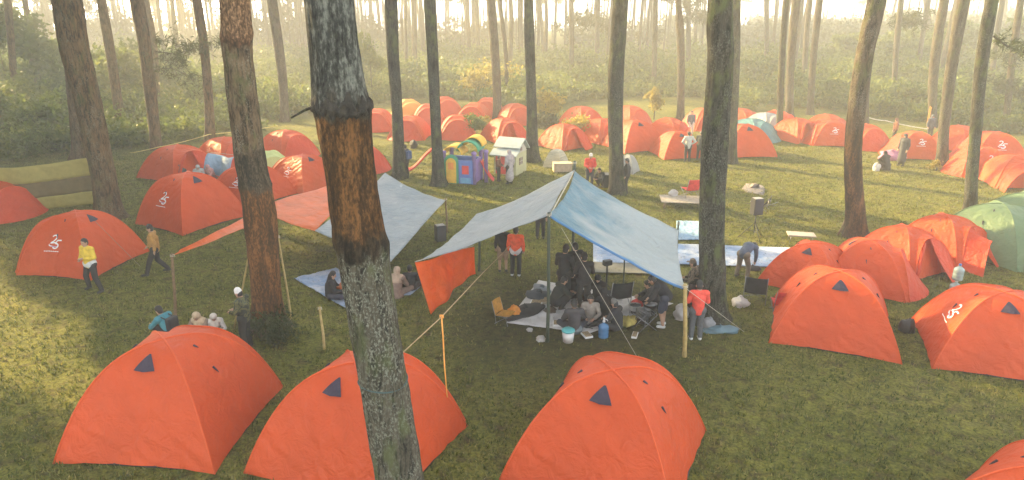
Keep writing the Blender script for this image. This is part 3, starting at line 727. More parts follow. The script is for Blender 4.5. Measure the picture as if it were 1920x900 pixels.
def proto(seed):
    if seed in PROTO: return PROTO[seed]
    P = {}
    mb = MB()
    for f in range(4): mb.grid(lambda u, v, f=f: dome(f, 2*u-1, max(v, 0.001)**0.8, seed), 16, 16)
    P['body'] = mb
    mb = MB(); mb.grid(lambda u, v: vest_pt(u, v, seed), 26, 7); P['vest'] = mb
    mb = MB(); mb.grid(lambda u, v: door_pt(u, v, seed), 24, 8); P['door'] = mb
    mb = MB(); mb.grid(lambda u, v: door_pt(u, v, seed, 0.0, 0.48), 12, 8); P['half'] = mb
    mb = MB()      # the other door leaf, tied back in a roll beside the opening
    mb.tube([hoop(0.25)+Vector((0, 0.03, -0.06)), hoop(0.55)+Vector((0.0, 0.07, -0.10)), hoop(0.85)+Vector((-0.05, 0.10, -0.03)), Vector((WH/2*0.9, TD/2+0.10, 0.12))], [0.05, 0.075, 0.07, 0.05], 8); P['roll'] = mb
    mb = MB()      # awning: the leaf propped outward
    def awn(u, v):
        a = hoop(0.05+0.9*u); b = a+Vector((0.25, 1.0, -0.30-0.25*u)); p = a.lerp(b, v); return (p.x, p.y, p.z-0.10*math.sin(math.pi*v)+0.03*mnoise.noise(Vector((u*4, v*4, seed))))
    mb.grid(awn, 10, 8); P['awning'] = mb
    for k, (sx, sy) in enumerate(((1, 1), (1, -1))):
        mb = MB(); pts = []
        for i in range(-14, 15):
            s = abs(i)/14; g = math.copysign(1, i)
            pts.append((g*s*TW/2*sx, g*s*TD/2*sy, TH*(1-s**KP)+0.006))
        mb.tube(pts, 0.016, 6); P['sleeve%d' % k] = mb
    mb = MB(); mb.tube([hoop(-1+2*i/26)+Vector((0, 0, 0.006)) for i in range(27)], 0.016, 6); P['hoop'] = mb
    # triangular vent near the top of the closed end
    def vent(u, v):
        s = 0.30+0.19*v; hw = (0.015+0.19*v)/(TW/2*s); p = dome(0, (2*u-1)*hw, s, seed, 0.012); return (p[0], p[1]-0.05*v*(1-abs(2*u-1)), p[2])
    mb = MB(); mb.grid(vent, 6, 6); P['vent'] = mb
    for f in (1, 3):
        for j, (t, s) in enumerate(((0.08, 0.36), (-0.04, 0.62))):
            mb = MB(); p = Vector(dome(f, t, s, seed, 0.012)); q = Vector(dome(f, t+0.06, s+0.10, seed, 0.012))
            mb.tube([p, p.lerp(q, .3), p.lerp(q, .55)], [0.022, 0.016, 0.005], 6); P['tab%d%d' % (f, j)] = mb
    mb = MB(); mb.box((0, 0, 0.035), (TW*0.965, TD*0.965, 0.05), 0, 0, 0.02); P['sheet'] = mb
    mb = MB(); mb.grid(lambda u, v: dome(2, (2*u-1)*0.93, 0.30+0.68*v, seed, -0.05), 10, 10); P['inner'] = mb
    PROTO[seed] = P; return P
MESH = {}
def pm(seed, part, mat, name):
    k = (seed, part, mat.name)
    if k not in MESH: MESH[k] = proto(seed)[part].mesh(name, mat)
    return MESH[k]

def ribbon(pts, w):
    """flat stroke: list of quads in the print's own plane"""
    out = []
    for i in range(len(pts)-1):
        a = Vector(pts[i]); b = Vector(pts[i+1]); d = (b-a).normalized(); n = Vector((-d.y, d.x))
        w0 = w[i]/2; w1 = w[i+1]/2; e = d*0.004
        out.append([a-e+n*w0, a-e-n*w0, b+e-n*w1, b+e+n*w1])
    return out
def arc(cx, cy, rx, ry, a0, a1, n): return [(cx+rx*math.cos(R(a0+(a1-a0)*i/n)), cy+ry*math.sin(R(a0+(a1-a0)*i/n))) for i in range(n+1)]
def logo_mesh(face, t0, s0, seed, mirror=1, size=0.60):
    """the white slanted 25 with its swoosh and a line of small print below, laid on a fly panel"""
    two = arc(-0.16, 0.30, 0.15, 0.13, 160, -35, 9)+[(-0.12, 0.10), (-0.30, -0.04), (0.02, 0.0)]
    five = [(0.38, 0.16), (0.10, 0.14), (0.03, -0.06)]+arc(0.08, -0.20, 0.17, 0.15, 95, -150, 10)
    sw = arc(0.0, -0.13, 0.36, 0.11, 150, 330, 10)
    cap = [(-0.55+0.07*i, -0.53) for i in range(15)]
    strokes = [('printed_digit', [(ribbon(two, [0.07]*len(two)), 0)]), ('printed_digit', [(ribbon(five, [0.075]*len(five)), 0)]),
               ('printed_swoosh', [(ribbon(sw, [0.01+0.05*math.sin(math.pi*i/10) for i in range(11)]), 0), (ribbon([(-0.2, -0.235), (0.0, -0.24), (0.2, -0.215)], [0.02, 0.05, 0.02]), 1)]),
               ('printed_caption', [(ribbon(cap, [0.02+0.035*(i % 2) for i in range(15)]), 0)])]
    half = TW/2 if face in (0, 2) else TD/2
    out = []
    for j, (nm, parts_) in enumerate(strokes):
        mb = MB()
        for qs, mi in parts_:
            for q in qs:
                vs = []
                for p in q:
                    x = (p.x+0.22*p.y)*size*mirror; y = p.y*size
                    z = TH*(1-s0**KP)+y*0.80; s = max(0.05, 1-z/TH)**(1/KP)
                    vs.append(dome(face, (t0*half*s0+x)/(half*s), s, seed, 0.012+0.0015*j+0.003*mi))
                mb.add(vs, [(0, 1, 2, 3)], mi)
        out.append(mb.mesh(nm, [M_WHITE_INK, M_PURPLE_INK], False))
    return out
ntent = 0
def tent(label, pos, phi, H=TH, door='closed', k=1.0, logo=(), fly=None, group='orange dome tents pitched round the meadow', parts=True, guys=(), vest=True, name='dome_tent', apex=True):
    """pos: apex in px (or a Vector on the ground); phi: compass of the vestibule; k: size"""
    global ntent
    ntent += 1; seed = ntent % 4+1
    if not isinstance(pos, Vector): pos = at_z(pos[0], pos[1], H); pos.z = 0
    t = thing(name, label, 'tent', pos, R(phi-90), group, (k, k, H/TH))
    m = fly or M_FLY; dm = M_FLY_SHADED if fly is None else fly; sl = M_SLEEVE if fly is None else fly
    autosmooth(link('fly', pm(seed, 'body', m, 'fly'), t))
    link('groundsheet', pm(seed, 'sheet', M_SHEET, 'groundsheet'), t)
    link('pole_sleeve', pm(seed, 'sleeve0', sl, 'pole_sleeve'), t); link('pole_sleeve', pm(seed, 'sleeve1', sl, 'pole_sleeve'), t)
    link('vent', pm(seed, 'vent', M_VENT, 'vent'), t)
    if vest:
        link('vestibule', pm(seed, 'vest', m, 'vestibule'), t); link('hoop_sleeve', pm(seed, 'hoop', sl, 'hoop_sleeve'), t)
        if door == 'closed': link('door', pm(seed, 'door', dm, 'door'), t)
        else:
            link('door', pm(seed, 'half', dm, 'door'), t); link('inner_tent', pm(seed, 'inner', M_INNER, 'inner_tent'), t)
            link('door_roll', pm(seed, 'roll', dm, 'door_roll'), t) if door == 'open' else link('awning', pm(seed, 'awning', dm, 'awning'), t)
    if parts:
        for q in ('tab10', 'tab11', 'tab30', 'tab31'): link('guy_tab', pm(seed, q, M_VENT, 'guy_tab'), t)
    for (f, t0, s0, mir) in logo:
        key = ('logo', f, t0, s0, seed)
        if key not in MESH: MESH[key] = logo_mesh(f, t0, s0, seed, mir)
        for me in MESH[key]: link(me.name.split('.')[0], me, t)
    for (f, tt, dist) in guys:
        a = Vector(dome(f, tt, 0.45, seed, 0.01)); d = Vector((a.x, a.y, 0)).normalized(); b = Vector((a.x, a.y, 0))+d*dist
        g = MB(); g.tube([a, b], 0.006, 5); g.obj('guy_line', M_LINE, t)
    return t

# the near ones
tent('big front orange tent, leftmost of the three along the bottom', Vector((-6.93, 12.33, 0)), 84.5, 1.92, k=1.03)
tent('front orange tent crossed by the huge lichen-grey trunk', Vector((-2.94, 11.42, 0)), 66.3, 1.90, k=1.0)
tent('front orange tent at the bottom centre with a creased panel below its vent', Vector((1.86, 11.25, 0)), 66, 1.84, k=1.03)
tent('orange tent nearest the right-hand row, dark bag at its side', Vector((8.54, 16.68, 0)), 68.4, 1.66, k=0.98, vest=False)
tent('orange tent cut by the right edge, white print on its side seam', Vector((11.95, 15.4, 0)), 69.6, 1.62, k=0.98, logo=[(3, 0.25, 0.68, 1)])
tent('orange tent in the bottom right corner, only its top showing', Vector((8.45, 8.7, 0)), 35, 1.62)
tent('orange tent with a yellow-lit edge and a small black and red chair before it', Vector((9.3, 20.0, 0)), 48, 1.28, k=0.78)
tent('orange tent behind the nearest right-hand one, folds of cloth on its slope', (1632, 451), -28, 1.38, k=0.78)
tent('orange tent with its dark doorway gaping beside the stacked water bottles', (1697, 424), -62, 1.38, 'open', k=0.78)
tent('orange tent with a propped-out door flap next to the pale green tent', (1775, 403), -58, 1.38, 'awning', k=0.80)
tent('pale green tent at the right edge', (1880, 382), -60, 1.7, k=1.05, fly=M_GREEN_FLY, group='pale green tents')
tent('pale green tent behind the other, only a corner in view', (1940, 362), -60, 1.75, k=1.05, fly=M_GREEN_FLY, group='pale green tents')
# left-hand group
tent('orange tent printed with a white 25 behind the person in yellow', Vector((-14.35, 21.7, 0)), 170, 1.80, k=0.90, logo=[(3, -0.05, 0.72, 1)], guys=[(0, 0.0, 1.6)])
tent('orange tent printed with a white 25 right behind the person in brown', Vector((-12.9, 26.6, 0)), 150, 1.95, k=0.98, logo=[(3, 0.0, 0.72, 1)], guys=[(1, 0.2, 1.2)])
tent('open orange tent cut by the left edge, shadows on its red doorway', (-22, 340), -14, 1.42, 'closed', k=0.85)
tent('far-left open orange tent with three veiled people at its mouth', (330, 272), -28, 1.55, 'open', k=0.95)
tent('orange tent partly behind the rusty thick pine, bright left slope', (418, 257), -30, 1.5, 'closed', k=0.85)
tent('orange tent with a white 25 half hidden by the rusty thick pine', (468, 309), 155, 1.5, k=0.88, logo=[(3, 0.1, 0.7, 1)])
tent('orange tent with a blue-grey vent touching the huge trunk', (566, 290), 150, 1.5, k=0.88, logo=[(3, 0.0, 0.72, 1)])
tent('orange tent left of the huge trunk with a red hooped doorway', (533, 244), -35, 1.45, k=0.88)
tent('small lime and grey dome between the orange tents', (505, 283), -60, 1.25, k=0.72, fly=M_LIME_FLY, group='small odd-coloured tents', parts=False)
# far middle
CL = [
 ('hooped orange tent just right of the huge trunk', (706, 204), -88, 'closed'),
 ('orange tent slope sinking behind the huge trunk, loose flap at its foot', (668, 268), -40, 'closed'),
 ('red-fronted tent beside the mid-sized pine, dark bag at its door', (768, 217), -97, 'closed'),
 ('hooped tent behind the toy castle with a grey strip down its front', (857, 216), -84, 'closed'),
 ('orange tent left of the toy-castle pine, lit along its left hoop', (803, 195), -82, 'closed'),
 ('orange tent at the back of the middle cluster', (834, 181), -70, 'closed'),
 ('left of the double arch of tents behind the flowering plant', (889, 193), -100, 'closed'),
 ('right of the double arch of tents cut by the brown pine', (914, 183), -95, 'closed'),
 ('open tent full of gear behind the toy house', (946, 221), -60, 'open'),
 ('tent with a yellow slope between brown and dark straight pines', (967, 194), -70, 'closed'),
 ('orange tent with a dark half-open door in front of the yellow sapling', (1058, 232), -52, 'open'),
 ('yellow-sided tent behind the yellow sapling', (1090, 199), -50, 'closed'),
 ('orange tent left of the mossy pine, bright yellow left face', (1128, 222), -55, 'closed'),
 ('tent top behind the mossy pine', (1180, 198), -50, 'closed'),
 ('large orange tent right of the mossy pine with a dark vent', (1191, 225), 112, 'closed'),
 ('low open tent with a red flap behind the large vented one', (1252, 221), -35, 'awning'),
 ('orange tent behind the man in white, lit left edge', (1272, 246), 100, 'closed'),
 ('orange tent rising behind the dark mossy trunk', (1322, 203), -80, 'closed'),
 ('orange tent right of the tall pine, dark vent near its top', (1398, 233), 96, 'closed'),
 ('small orange tent peeking over the teal one', (1388, 203), -40, 'closed'),
 ('orange tent beside the slender dark pine, grey flap over it', (1455, 207), -40, 'closed'),
 ('crumpled red tent right of the slender dark pine', (1494, 221), -60, 'open'),
 ('tent top showing behind the two red tents', (1550, 214), -50, 'closed'),
 ('orange tent with white print left of the leaning pine', (1562, 227), 160, 'closed'),
 ('piece of an orange tent showing right of the leaning pine', (1622, 232), -80, 'closed'),
 ('orange tent with white print behind the standing veiled person', (1722, 247), 170, 'closed'),
 ('orange tent between the brown and dark leaning pines', (1800, 235), -60, 'closed'),
 ('tall orange tent with white print right of the dark leaning pine', (1868, 247), 175, 'closed'),
 ('orange tent with white print in front of the tall printed one', (1850, 276), 175, 'closed'),
 ('open orange tent at the right edge with gear under its flap', (1908, 291), -100, 'awning'),
]
for lab, ap, phi, dr in CL:
    lg = [(3, 0.05, 0.66, 1)] if 'white print' in lab else []
    if lg: phi = 168
    big = any(w in lab for w in ('large orange tent right', 'dark vent near', 'tall orange tent'))
    tent(lab, ap, phi, 1.68 if big else 1.38, dr, 0.95 if big else 0.82, lg, parts=False)
tent('yellow dome tent at the back of the middle cluster', (766, 186), -70, 1.4, k=0.85, fly=M_YELLOW_FLY, group='small odd-coloured tents', parts=False)
tent('low teal tent behind the vented orange one', (1408, 222), -50, 1.3, k=0.9, fly=M_TEAL_FLY, group='small odd-coloured tents', parts=False)
tent('grey-white tent between teal and orange tents', (1436, 211), -60, 1.3, k=0.8, fly=M_GREY_FLY, group='small odd-coloured tents', parts=False)
# little play tents
tent('tiny cream and peach play dome on the grass left of the canopy peak', at_z(1043, 312), -30, 0.95, k=0.36, fly=M_CREAM_FLY, group='small odd-coloured tents', parts=False, vest=False)
tent('tiny white play dome right behind the mossy pine', at_z(1176, 322), -30, 0.9, k=0.34, fly=M_GREY_FLY, group='small odd-coloured tents', parts=False, vest=False)

# ------------------------------------------------------------------ tarps, poles, ropes
def wave(u, v, amp, seed, su=5, sv=5): return amp*mnoise.noise(Vector((u*su+seed, v*sv, seed*1.7)))
def cloth(P00, P10, P11, P01, nu, nv, sag=0.1, amp=0.03, seed=1.0, su=5, sv=5, scallop=0.0, edge=None):
    def fn(u, v):
        p = (P00*(1-u)+P10*u)*(1-v)+(P01*(1-u)+P11*u)*v
        b = 4*u*(1-u)*4*v*(1-v)
        e = scallop*(4*u*(1-u))
        q = Vector((p.x, p.y, p.z-sag*(4*u*(1-u)*0.6+4*v*(1-v)*0.4)*0.7-sag*0.3*b+wave(u, v, amp, seed, su, sv)+wave(u, v, amp*0.4, seed+9, su*3, sv*3)))
        c = (P00+P10+P11+P01)/4
        if scallop:
            k = scallop*max(4*u*(1-u)*(abs(2*v-1)**6), 4*v*(1-v)*(abs(2*u-1)**6)); q.x += (c.x-q.x)*k; q.y += (c.y-q.y)*k; q.z += (c.z-q.z)*k
        return q
    return fn
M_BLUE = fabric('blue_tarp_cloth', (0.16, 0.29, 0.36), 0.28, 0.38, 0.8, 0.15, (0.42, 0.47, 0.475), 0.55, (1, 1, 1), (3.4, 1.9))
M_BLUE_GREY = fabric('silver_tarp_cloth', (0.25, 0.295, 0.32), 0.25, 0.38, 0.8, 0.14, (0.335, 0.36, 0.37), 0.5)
M_UNDER = fabric('blue_hem', (0.10, 0.24, 0.46), 0.2, 0.5, 0.4)
M_ORANGE = fabric('orange_tarp_cloth', (0.80, 0.19, 0.055), 0.40, 0.45, 0.5, 0.12)
M_ORANGE_DEEP = fabric('deep_orange_tarp_cloth', (0.84, 0.17, 0.024), 0.55, 0.42, 0.8, 0.12)
M_MAT = fabric('blue_white_sheet', (0.19, 0.28, 0.42), 0.0, 0.5, 0.9, 0.2, (0.44, 0.47, 0.52), 1.1, (1, 1, 1))
M_MATW = fabric('white_sheet', (0.50, 0.48, 0.46), 0.0, 0.6, 0.7, 0.12, (0.60, 0.58, 0.58), 1.1)
M_MATP = fabric('pale_blue_sheet', (0.20, 0.32, 0.43), 0.0, 0.6, 0.8, 0.12, (0.27, 0.37, 0.46), 1.0)
M_BAMBOO = plain('bamboo', (0.36, 0.26, 0.09), 0.55, 0.25, 9, 0.2)
M_GREENPOLE = plain('dark_green_pole', (0.035, 0.050, 0.032), 0.5)
M_WOODPOLE = plain('brown_stick', (0.16, 0.095, 0.045), 0.75, 0.3, 12, 0.3)
M_ROPE = plain('pale_rope', (0.42, 0.38, 0.30), 0.85)
M_YROPE = plain('orange_strap', (0.75, 0.32, 0.06), 0.7)
def pole(label, foot, top, r, mat, cat='pole', name='tent_pole', group='poles holding up the tarps', nodes=False):
    foot = Vector(foot); top = Vector(top); t = thing(name, label, cat, (foot.x, foot.y, 0), 0, group)
    mb = MB(); pts = []; rr = []; n = 13
    for i in range(n):
        f = i/(n-1); p = (foot-Vector((foot.x, foot.y, 0))).lerp(top-Vector((foot.x, foot.y, 0)), f); p.x += 0.012*math.sin(f*5); pts.append(p); rr.append(r*(1.12 if nodes and i % 3 == 0 else 1.0)*(1.05-0.2*f))
    pts[0].z -= 0.03
    mb.tube(pts, rr, 9); mb.obj('shaft', mat, t)
    k = MB(); q = pts[-1]; k.tube([(q.x+r*1.35*math.cos(a), q.y+r*1.35*math.sin(a), q.z-0.10+0.006*a) for a in np.linspace(0, 12.5, 40)], 0.008, 5); k.obj('rope_knot', M_ROPE, t)
    return t
def rope(label, pts, r=0.008, mat=None, sag=0.0, cat='rope', name='guy_rope', group=None):
    pts = [Vector(p) for p in pts]; out = []
    for i in range(len(pts)-1):
        for k in range(10):
            f = k/10; q = pts[i].lerp(pts[i+1], f); q.z -= sag*4*f*(1-f); out.append(q)
    out.append(pts[-1]); b = out[0].copy(); b.z = 0
    mb = MB(); mb.tube([p-b for p in out], r, 6); o = mb.obj(name, mat or M_ROPE, None, True, b); return tag(o, label, cat, group)

# blue canopy over the camp kitchen
Rf = at_D(1030, 401, 15.97); Rb = at_D(1078, 319, 20.9); FL = at_D(793, 487, 16.6); BL = at_D(893, 402, 21.0); BR = at_D(1272, 430, 19.5); FR = at_D(1285, 540, 15.2)
can = thing('tarp_canopy', 'big blue and white ridge canopy over the camp kitchen', 'canopy', (Rf.x, Rf.y, 0))
o0 = Vector((Rf.x, Rf.y, 0))
def half_panel(A, B, C, D_, seed, sag, amp):
    return cloth(A-o0, B-o0, C-o0, D_-o0, 34, 22, sag, amp, seed, 3.0, 9.0, 0.05)
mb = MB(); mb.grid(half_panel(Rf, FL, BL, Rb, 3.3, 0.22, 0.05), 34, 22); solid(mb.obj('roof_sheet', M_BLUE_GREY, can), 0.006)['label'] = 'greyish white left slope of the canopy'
mb = MB(); mb.grid(half_panel(Rf, FR, BR, Rb, 6.1, 0.30, 0.05), 34, 22); solid(mb.obj('roof_sheet', M_BLUE, can), 0.006)['label'] = 'blue right slope with light painted white towards its low edge'
mb = MB()
for A, B in ((Rf, FR),):
    f1 = half_panel(Rf, FR if B is FR else FL, BR if B is FR else BL, Rb, 6.1 if B is FR else 3.3, 0.30 if B is FR else 0.22, 0.05)
    mb.grid(lambda u, v, f1=f1: f1(u, 0.0)+Vector((0, -0.012, 0.010-0.065*v)), 34, 2)
solid(mb.obj('hem', M_UNDER, can), 0.006)
mb = MB(); mb.tube([(Rf-o0)+Vector((0, -0.1, -0.03)), (Rb-o0)+Vector((0, 0.1, -0.03))], 0.018, 8); mb.obj('ridge_rope', M_ROPE, can)
pole('dark green front ridge pole of the blue canopy', at_z(1026, 641), Rf+Vector((0, -0.03, 0.05)), 0.045, M_GREENPOLE)
pole('rear ridge pole sticking out above the canopy peak', (Rb.x, Rb.y+0.05, 0), Rb+Vector((0, 0.05, 0.28)), 0.05, M_GREENPOLE)
pole('yellow bamboo pole at the front right corner of the canopy', at_z(1283, 669), FR+Vector((0, 0, 0.1)), 0.052, M_BAMBOO, nodes=True)
pole('thin dark pole at the back right corner of the canopy', (BR.x, BR.y, 0), BR+Vector((0, 0, 0.25)), 0.03, M_GREENPOLE)
pole('dark pole behind the hanging orange tarp', at_z(898, 508), BL+Vector((0.1, 0, 0.05)), 0.04, M_GREENPOLE)
mp = at_z(1167, 549); pole('thin black pole standing in the middle of the white mat', mp, (mp.x, mp.y, 1.9), 0.022, M_GREENPOLE)
rope('white guy rope running down from the canopy ridge to the grass', [Rf+Vector((0.3, 0, -0.35)), at_z(1196, 672, 0.02)], 0.006)
rope('grey guy rope from the bamboo pole to the foot of the mossy trunk', [FR, at_z(1395, 622, 0.02)], 0.007)

# hanging orange tarp
A = at_D(778, 492, 16.9); B = at_D(888, 462, 18.6)
hang = thing('hanging_tarp', 'bright orange tarp hanging under the left eave of the canopy', 'tarp', (A.x, A.y, 0)); h0 = Vector((A.x, A.y, 0))
C_ = at_D(890, 512, 18.8); D_ = at_D(806, 588, 16.6)
mb = MB(); f0 = cloth(A-h0, B-h0, C_-h0, D_-h0, 30, 18, 0.0, 0.0, 2.0)
mb.grid(lambda u, v: f0(u, v)+Vector((0.05, -0.10, 0))*(math.sin(u*17+v*2)*0.6*v+math.sin(u*7)*0.8), 30, 18)
solid(mb.obj('sheet', M_ORANGE_DEEP, hang), 0.006)
mb = MB(); mb.tube([A-h0+Vector((0, 0, 0.02)), B-h0+Vector((0, 0, 0.02))], 0.012, 6); mb.obj('top_cord', M_ROPE, hang)

# the left awning: an orange sheet and a silver-blue sheet laced together
L0 = at_D(324, 479, 17.4); L1 = at_D(512, 378, 24.0); L2 = at_D(706, 318, 27.5); L3 = at_D(590, 432, 21.0); L4 = at_D(520, 408, 21.5)
awn = thing('tarp_awning', 'orange and silver-blue tarp awning strung between poles and the two thick pines', 'awning', (L3.x, L3.y, 0)); a0 = Vector((L3.x, L3.y, 0))
mb = MB(); mb.grid(cloth(L4-a0, L3-a0, L2-a0, L1-a0, 24, 20, 0.10, 0.05, 4.4, 4, 4), 24, 20)
mb.grid(cloth(L0-a0, L4-a0+Vector((-0.3, 0, 0.0)), L1-a0, L0-a0+Vector((0.12, 0.25, 0.10)), 18, 8, 0.10, 0.03, 5.4, 4, 4), 18, 8)
solid(mb.obj('orange_sheet', M_ORANGE, awn), 0.006)
B1 = at_D(836, 376, 25.0); B2 = at_D(733, 492, 18.8)
mb = MB(); mb.grid(cloth(L3-a0, B2-a0, B1-a0, at_D(722, 324, 27.0)-a0, 28, 28, 0.16, 0.035, 7.4, 6, 6, 0.04), 28, 28)
solid(mb.obj('silver_sheet', M_BLUE_GREY, awn), 0.006)
pole('wooden pole holding the left tip of the orange awning', at_z(329, 602), L0+Vector((0, 0, 0.06)), 0.042, M_WOODPOLE)
pb = at_z(842, 446); pole('brown pole at the right corner of the silver awning', (B1.x, B1.y, 0), B1+Vector((0, 0, 0.1)), 0.04, M_WOODPOLE)
pole('bamboo stick leaning on the right side of the rusty thick pine', at_z(547, 606), at_D(522, 440, 17.6), 0.03, M_BAMBOO, 'stick', 'bamboo_stick', 'loose sticks around the camp')
pole('bamboo stick leaning on the left side of the rusty thick pine', at_z(438, 616), at_D(474, 446, 16.8), 0.026, M_BAMBOO, 'stick', 'bamboo_stick', 'loose sticks around the camp')
pole('flat bamboo slat stuck upright in the grass behind the front tents', at_z(608, 655), at_D(600, 574, 15.9), 0.035, M_BAMBOO, 'stick', 'bamboo_stick', 'loose sticks around the camp')
pole('dry stick leaning on the streaked pine', at_z(1570, 442), at_D(1590, 402, 25.3), 0.035, M_WOODPOLE, 'stick', 'bamboo_stick', 'loose sticks around the camp')
# rope from the big pine to the canopy with a strap hanging from it
Q0 = at_D(700, 712, DF); Q1 = at_D(828, 594, 11.0); Q2 = at_D(905, 512, 16.0); Q3 = at_D(893, 462, 20.6)
rope('taut rope from the huge trunk to the canopy pole', [Q0, Q1, Q2, at_D(955, 462, 19.5)], 0.010, plain('tan_rope', (0.36, 0.24, 0.12), 0.85))
st = MB(); st.tube([Vector((0, 0, 0)), Vector((0.012, 0, -0.35)), Vector((0.02, 0.01, -1.0)), Vector((0.05, 0, -1.62))], [0.015, 0.014, 0.013, 0.010], 6)
st.tube([Vector((0.014*math.cos(a)*2.2, 0.03*math.sin(a), 0.005*a-0.02)) for a in np.linspace(0, 12, 24)], 0.012, 5)
tag(st.obj('hanging_strap', M_YROPE, None, True, Q1), 'orange strap dangling from the taut rope over the front tents', 'strap')
# olive netting banner at the left
def banner():
    P = [at_z(x, y) for x, y in ((-60, 408), (60, 398), (190, 384))]
    t = thing('netting_banner', 'long olive netting banner with a dark middle band', 'banner', P[1], 0)
    for k, (z0, z1, m) in enumerate(((1.30, 2.05, plain('olive_net', (0.40, 0.34, 0.10), 0.8, 0.12, 4, 0.3, 0, 0.35)), (0.62, 1.297, plain('brown_net', (0.17, 0.125, 0.05), 0.8, 0.12, 4, 0.3, 0, 0.3)), (0.05, 0.617, plain('olive_net', (0.46, 0.39, 0.12))))):
        mb = MB()
        def fn(u, v):
            p = P[0].lerp(P[2], u)+Vector((0, 0.0, 0)); return p-P[1]+Vector((0, 0.10*math.sin(u*9)+0.05*math.sin(u*23+v), z0+(z1-z0)*v+(0.10*(u-0.5)-0.12*math.sin(u*math.pi))*((z0+(z1-z0)*v)/2)))
        mb.grid(fn, 40, 6); solid(mb.obj('net_band', m, t), 0.006)
    for p in (P[0], P[2]):
        mb = MB(); mb.tube([p-P[1]+Vector((0, 0.06, -0.02)), p-P[1]+Vector((0, 0.06, 2.2))], 0.035, 8); mb.obj('stake', M_WOODPOLE, t)
banner()
rope('yellow boundary rope strung behind the far-left tents', [at_D(208, 292, 40), at_D(296, 276, 40), at_D(392, 252, 42), at_D(520, 236, 48)], 0.025, plain('yellow_cord', (0.55, 0.45, 0.16), 0.8), 0.05)
rope('pale boundary rope strung between the right-hand pines', [at_D(1628, 220, 46), at_D(1660, 226, 46), at_D(1740, 242, 46)], 0.03, plain('white_tape', (0.6, 0.56, 0.5), 0.8), 0.05)
t = fb('yellow cloth'); mb = MB(); q = at_D(1743, 215, t['D'])-Vector(t.location)
mb.grid(lambda u, v: q+Vector((-0.26+0.14*u, -0.28, 0.6-1.2*v+0.05*math.sin(u*6))), 4, 8); solid(mb.obj('yellow_cloth', M_YELLOW_FLY, t), 0.02)

# sheets on the grass
def sheet(label, quad, mat, seed, group='groundsheets spread on the grass', amp=0.03, name='groundsheet_mat', cat='groundsheet'):
    P = [at_z(x, y) for x, y in quad]; c = sum(P, Vector())/4
    mb = MB(); f = cloth(P[0]-c, P[1]-c, P[2]-c, P[3]-c, 36, 22, 0, amp, seed, 7, 5)
    mb.grid(lambda u, v: (lambda p: Vector((p.x, p.y, 0.045+abs(p.z))))(f(u, v)), 36, 22)
    o = mb.obj(name, mat, None, True, c); solid(o, 0.012); return tag(o, label, cat, group)
sheet('large blue and white sheet spread on the grass right of the canopy', [(1112, 494), (1493, 504), (1516, 468), (1112, 454)], M_MAT, 2.2)
sheet('pale blue sheet lying behind the mossy trunk', [(1268, 452), (1345, 452), (1325, 417), (1268, 416)], M_MATP, 3.1)
sheet('white mat crowded with kitchen gear under the canopy', [(950, 608), (1105, 628), (1262, 572), (1010, 528)], M_MATW, 4.7)
sheet('grey-green mat beyond the canopy poles', [(1110, 513), (1222, 516), (1215, 494), (1112, 492)], plain('grey_mat', (0.14, 0.135, 0.105), 0.8, 0.2, 3, 0.4), 5.2, amp=0.01)
sheet('crumpled white and blue sheet beside the seated pair behind the huge trunk', [(552, 525), (650, 582), (742, 560), (630, 505)], M_MAT, 6.6, amp=0.06)
sheet('blue sheet under the seated person in a tan veil', [(690, 560), (770, 556), (800, 530), (700, 520)], M_MAT, 8.8, amp=0.05)

# ------------------------------------------------------------------ people
def cloth_mat(c, nm=None): return plain(nm or 'cloth_%02d_%02d_%02d' % tuple(int(x*99) for x in c), c, 0.85, 0.22, 9, 0.5, bdist=0.02)
SKIN = plain('skin', (0.40, 0.235, 0.155), 0.6, 0.06, 8, 0); SKIN_D = plain('tanned_skin', (0.30, 0.165, 0.105), 0.6, 0.06, 8, 0)
BLACK = (0.014, 0.014, 0.016); HAIR = plain('black_hair', (0.012, 0.010, 0.009), 0.5, 0.3, 40, 0.4)
M_EYE = plain('eye_dark', (0.02, 0.015, 0.012), 0.3, 0, 1, 0); M_LIP = plain('lips', (0.30, 0.12, 0.10), 0.5, 0, 1, 0)
M_SHOE = plain('dark_shoe', (0.03, 0.028, 0.026), 0.7); M_SHOEW = plain('white_shoe', (0.55, 0.55, 0.53), 0.7)
def camo(name, a, b, c):
    if name in MATS: return MATS[name]
    m, n, out = _new(name); f = tex(n, coords(n), 9.0, 3, 0.6, 0.5)
    r = ramp(n, f, [(0.40, a), (0.48, b), (0.60, c)]); r.color_ramp.interpolation = 'CONSTANT'
    p = N(n, 'ShaderNodeBsdfPrincipled', i_Roughness=0.85); n.links.new(r.outputs[0], p.inputs['Base Color']); n.links.new(p.outputs[0], out.inputs[0]); MATS[name] = m; return m
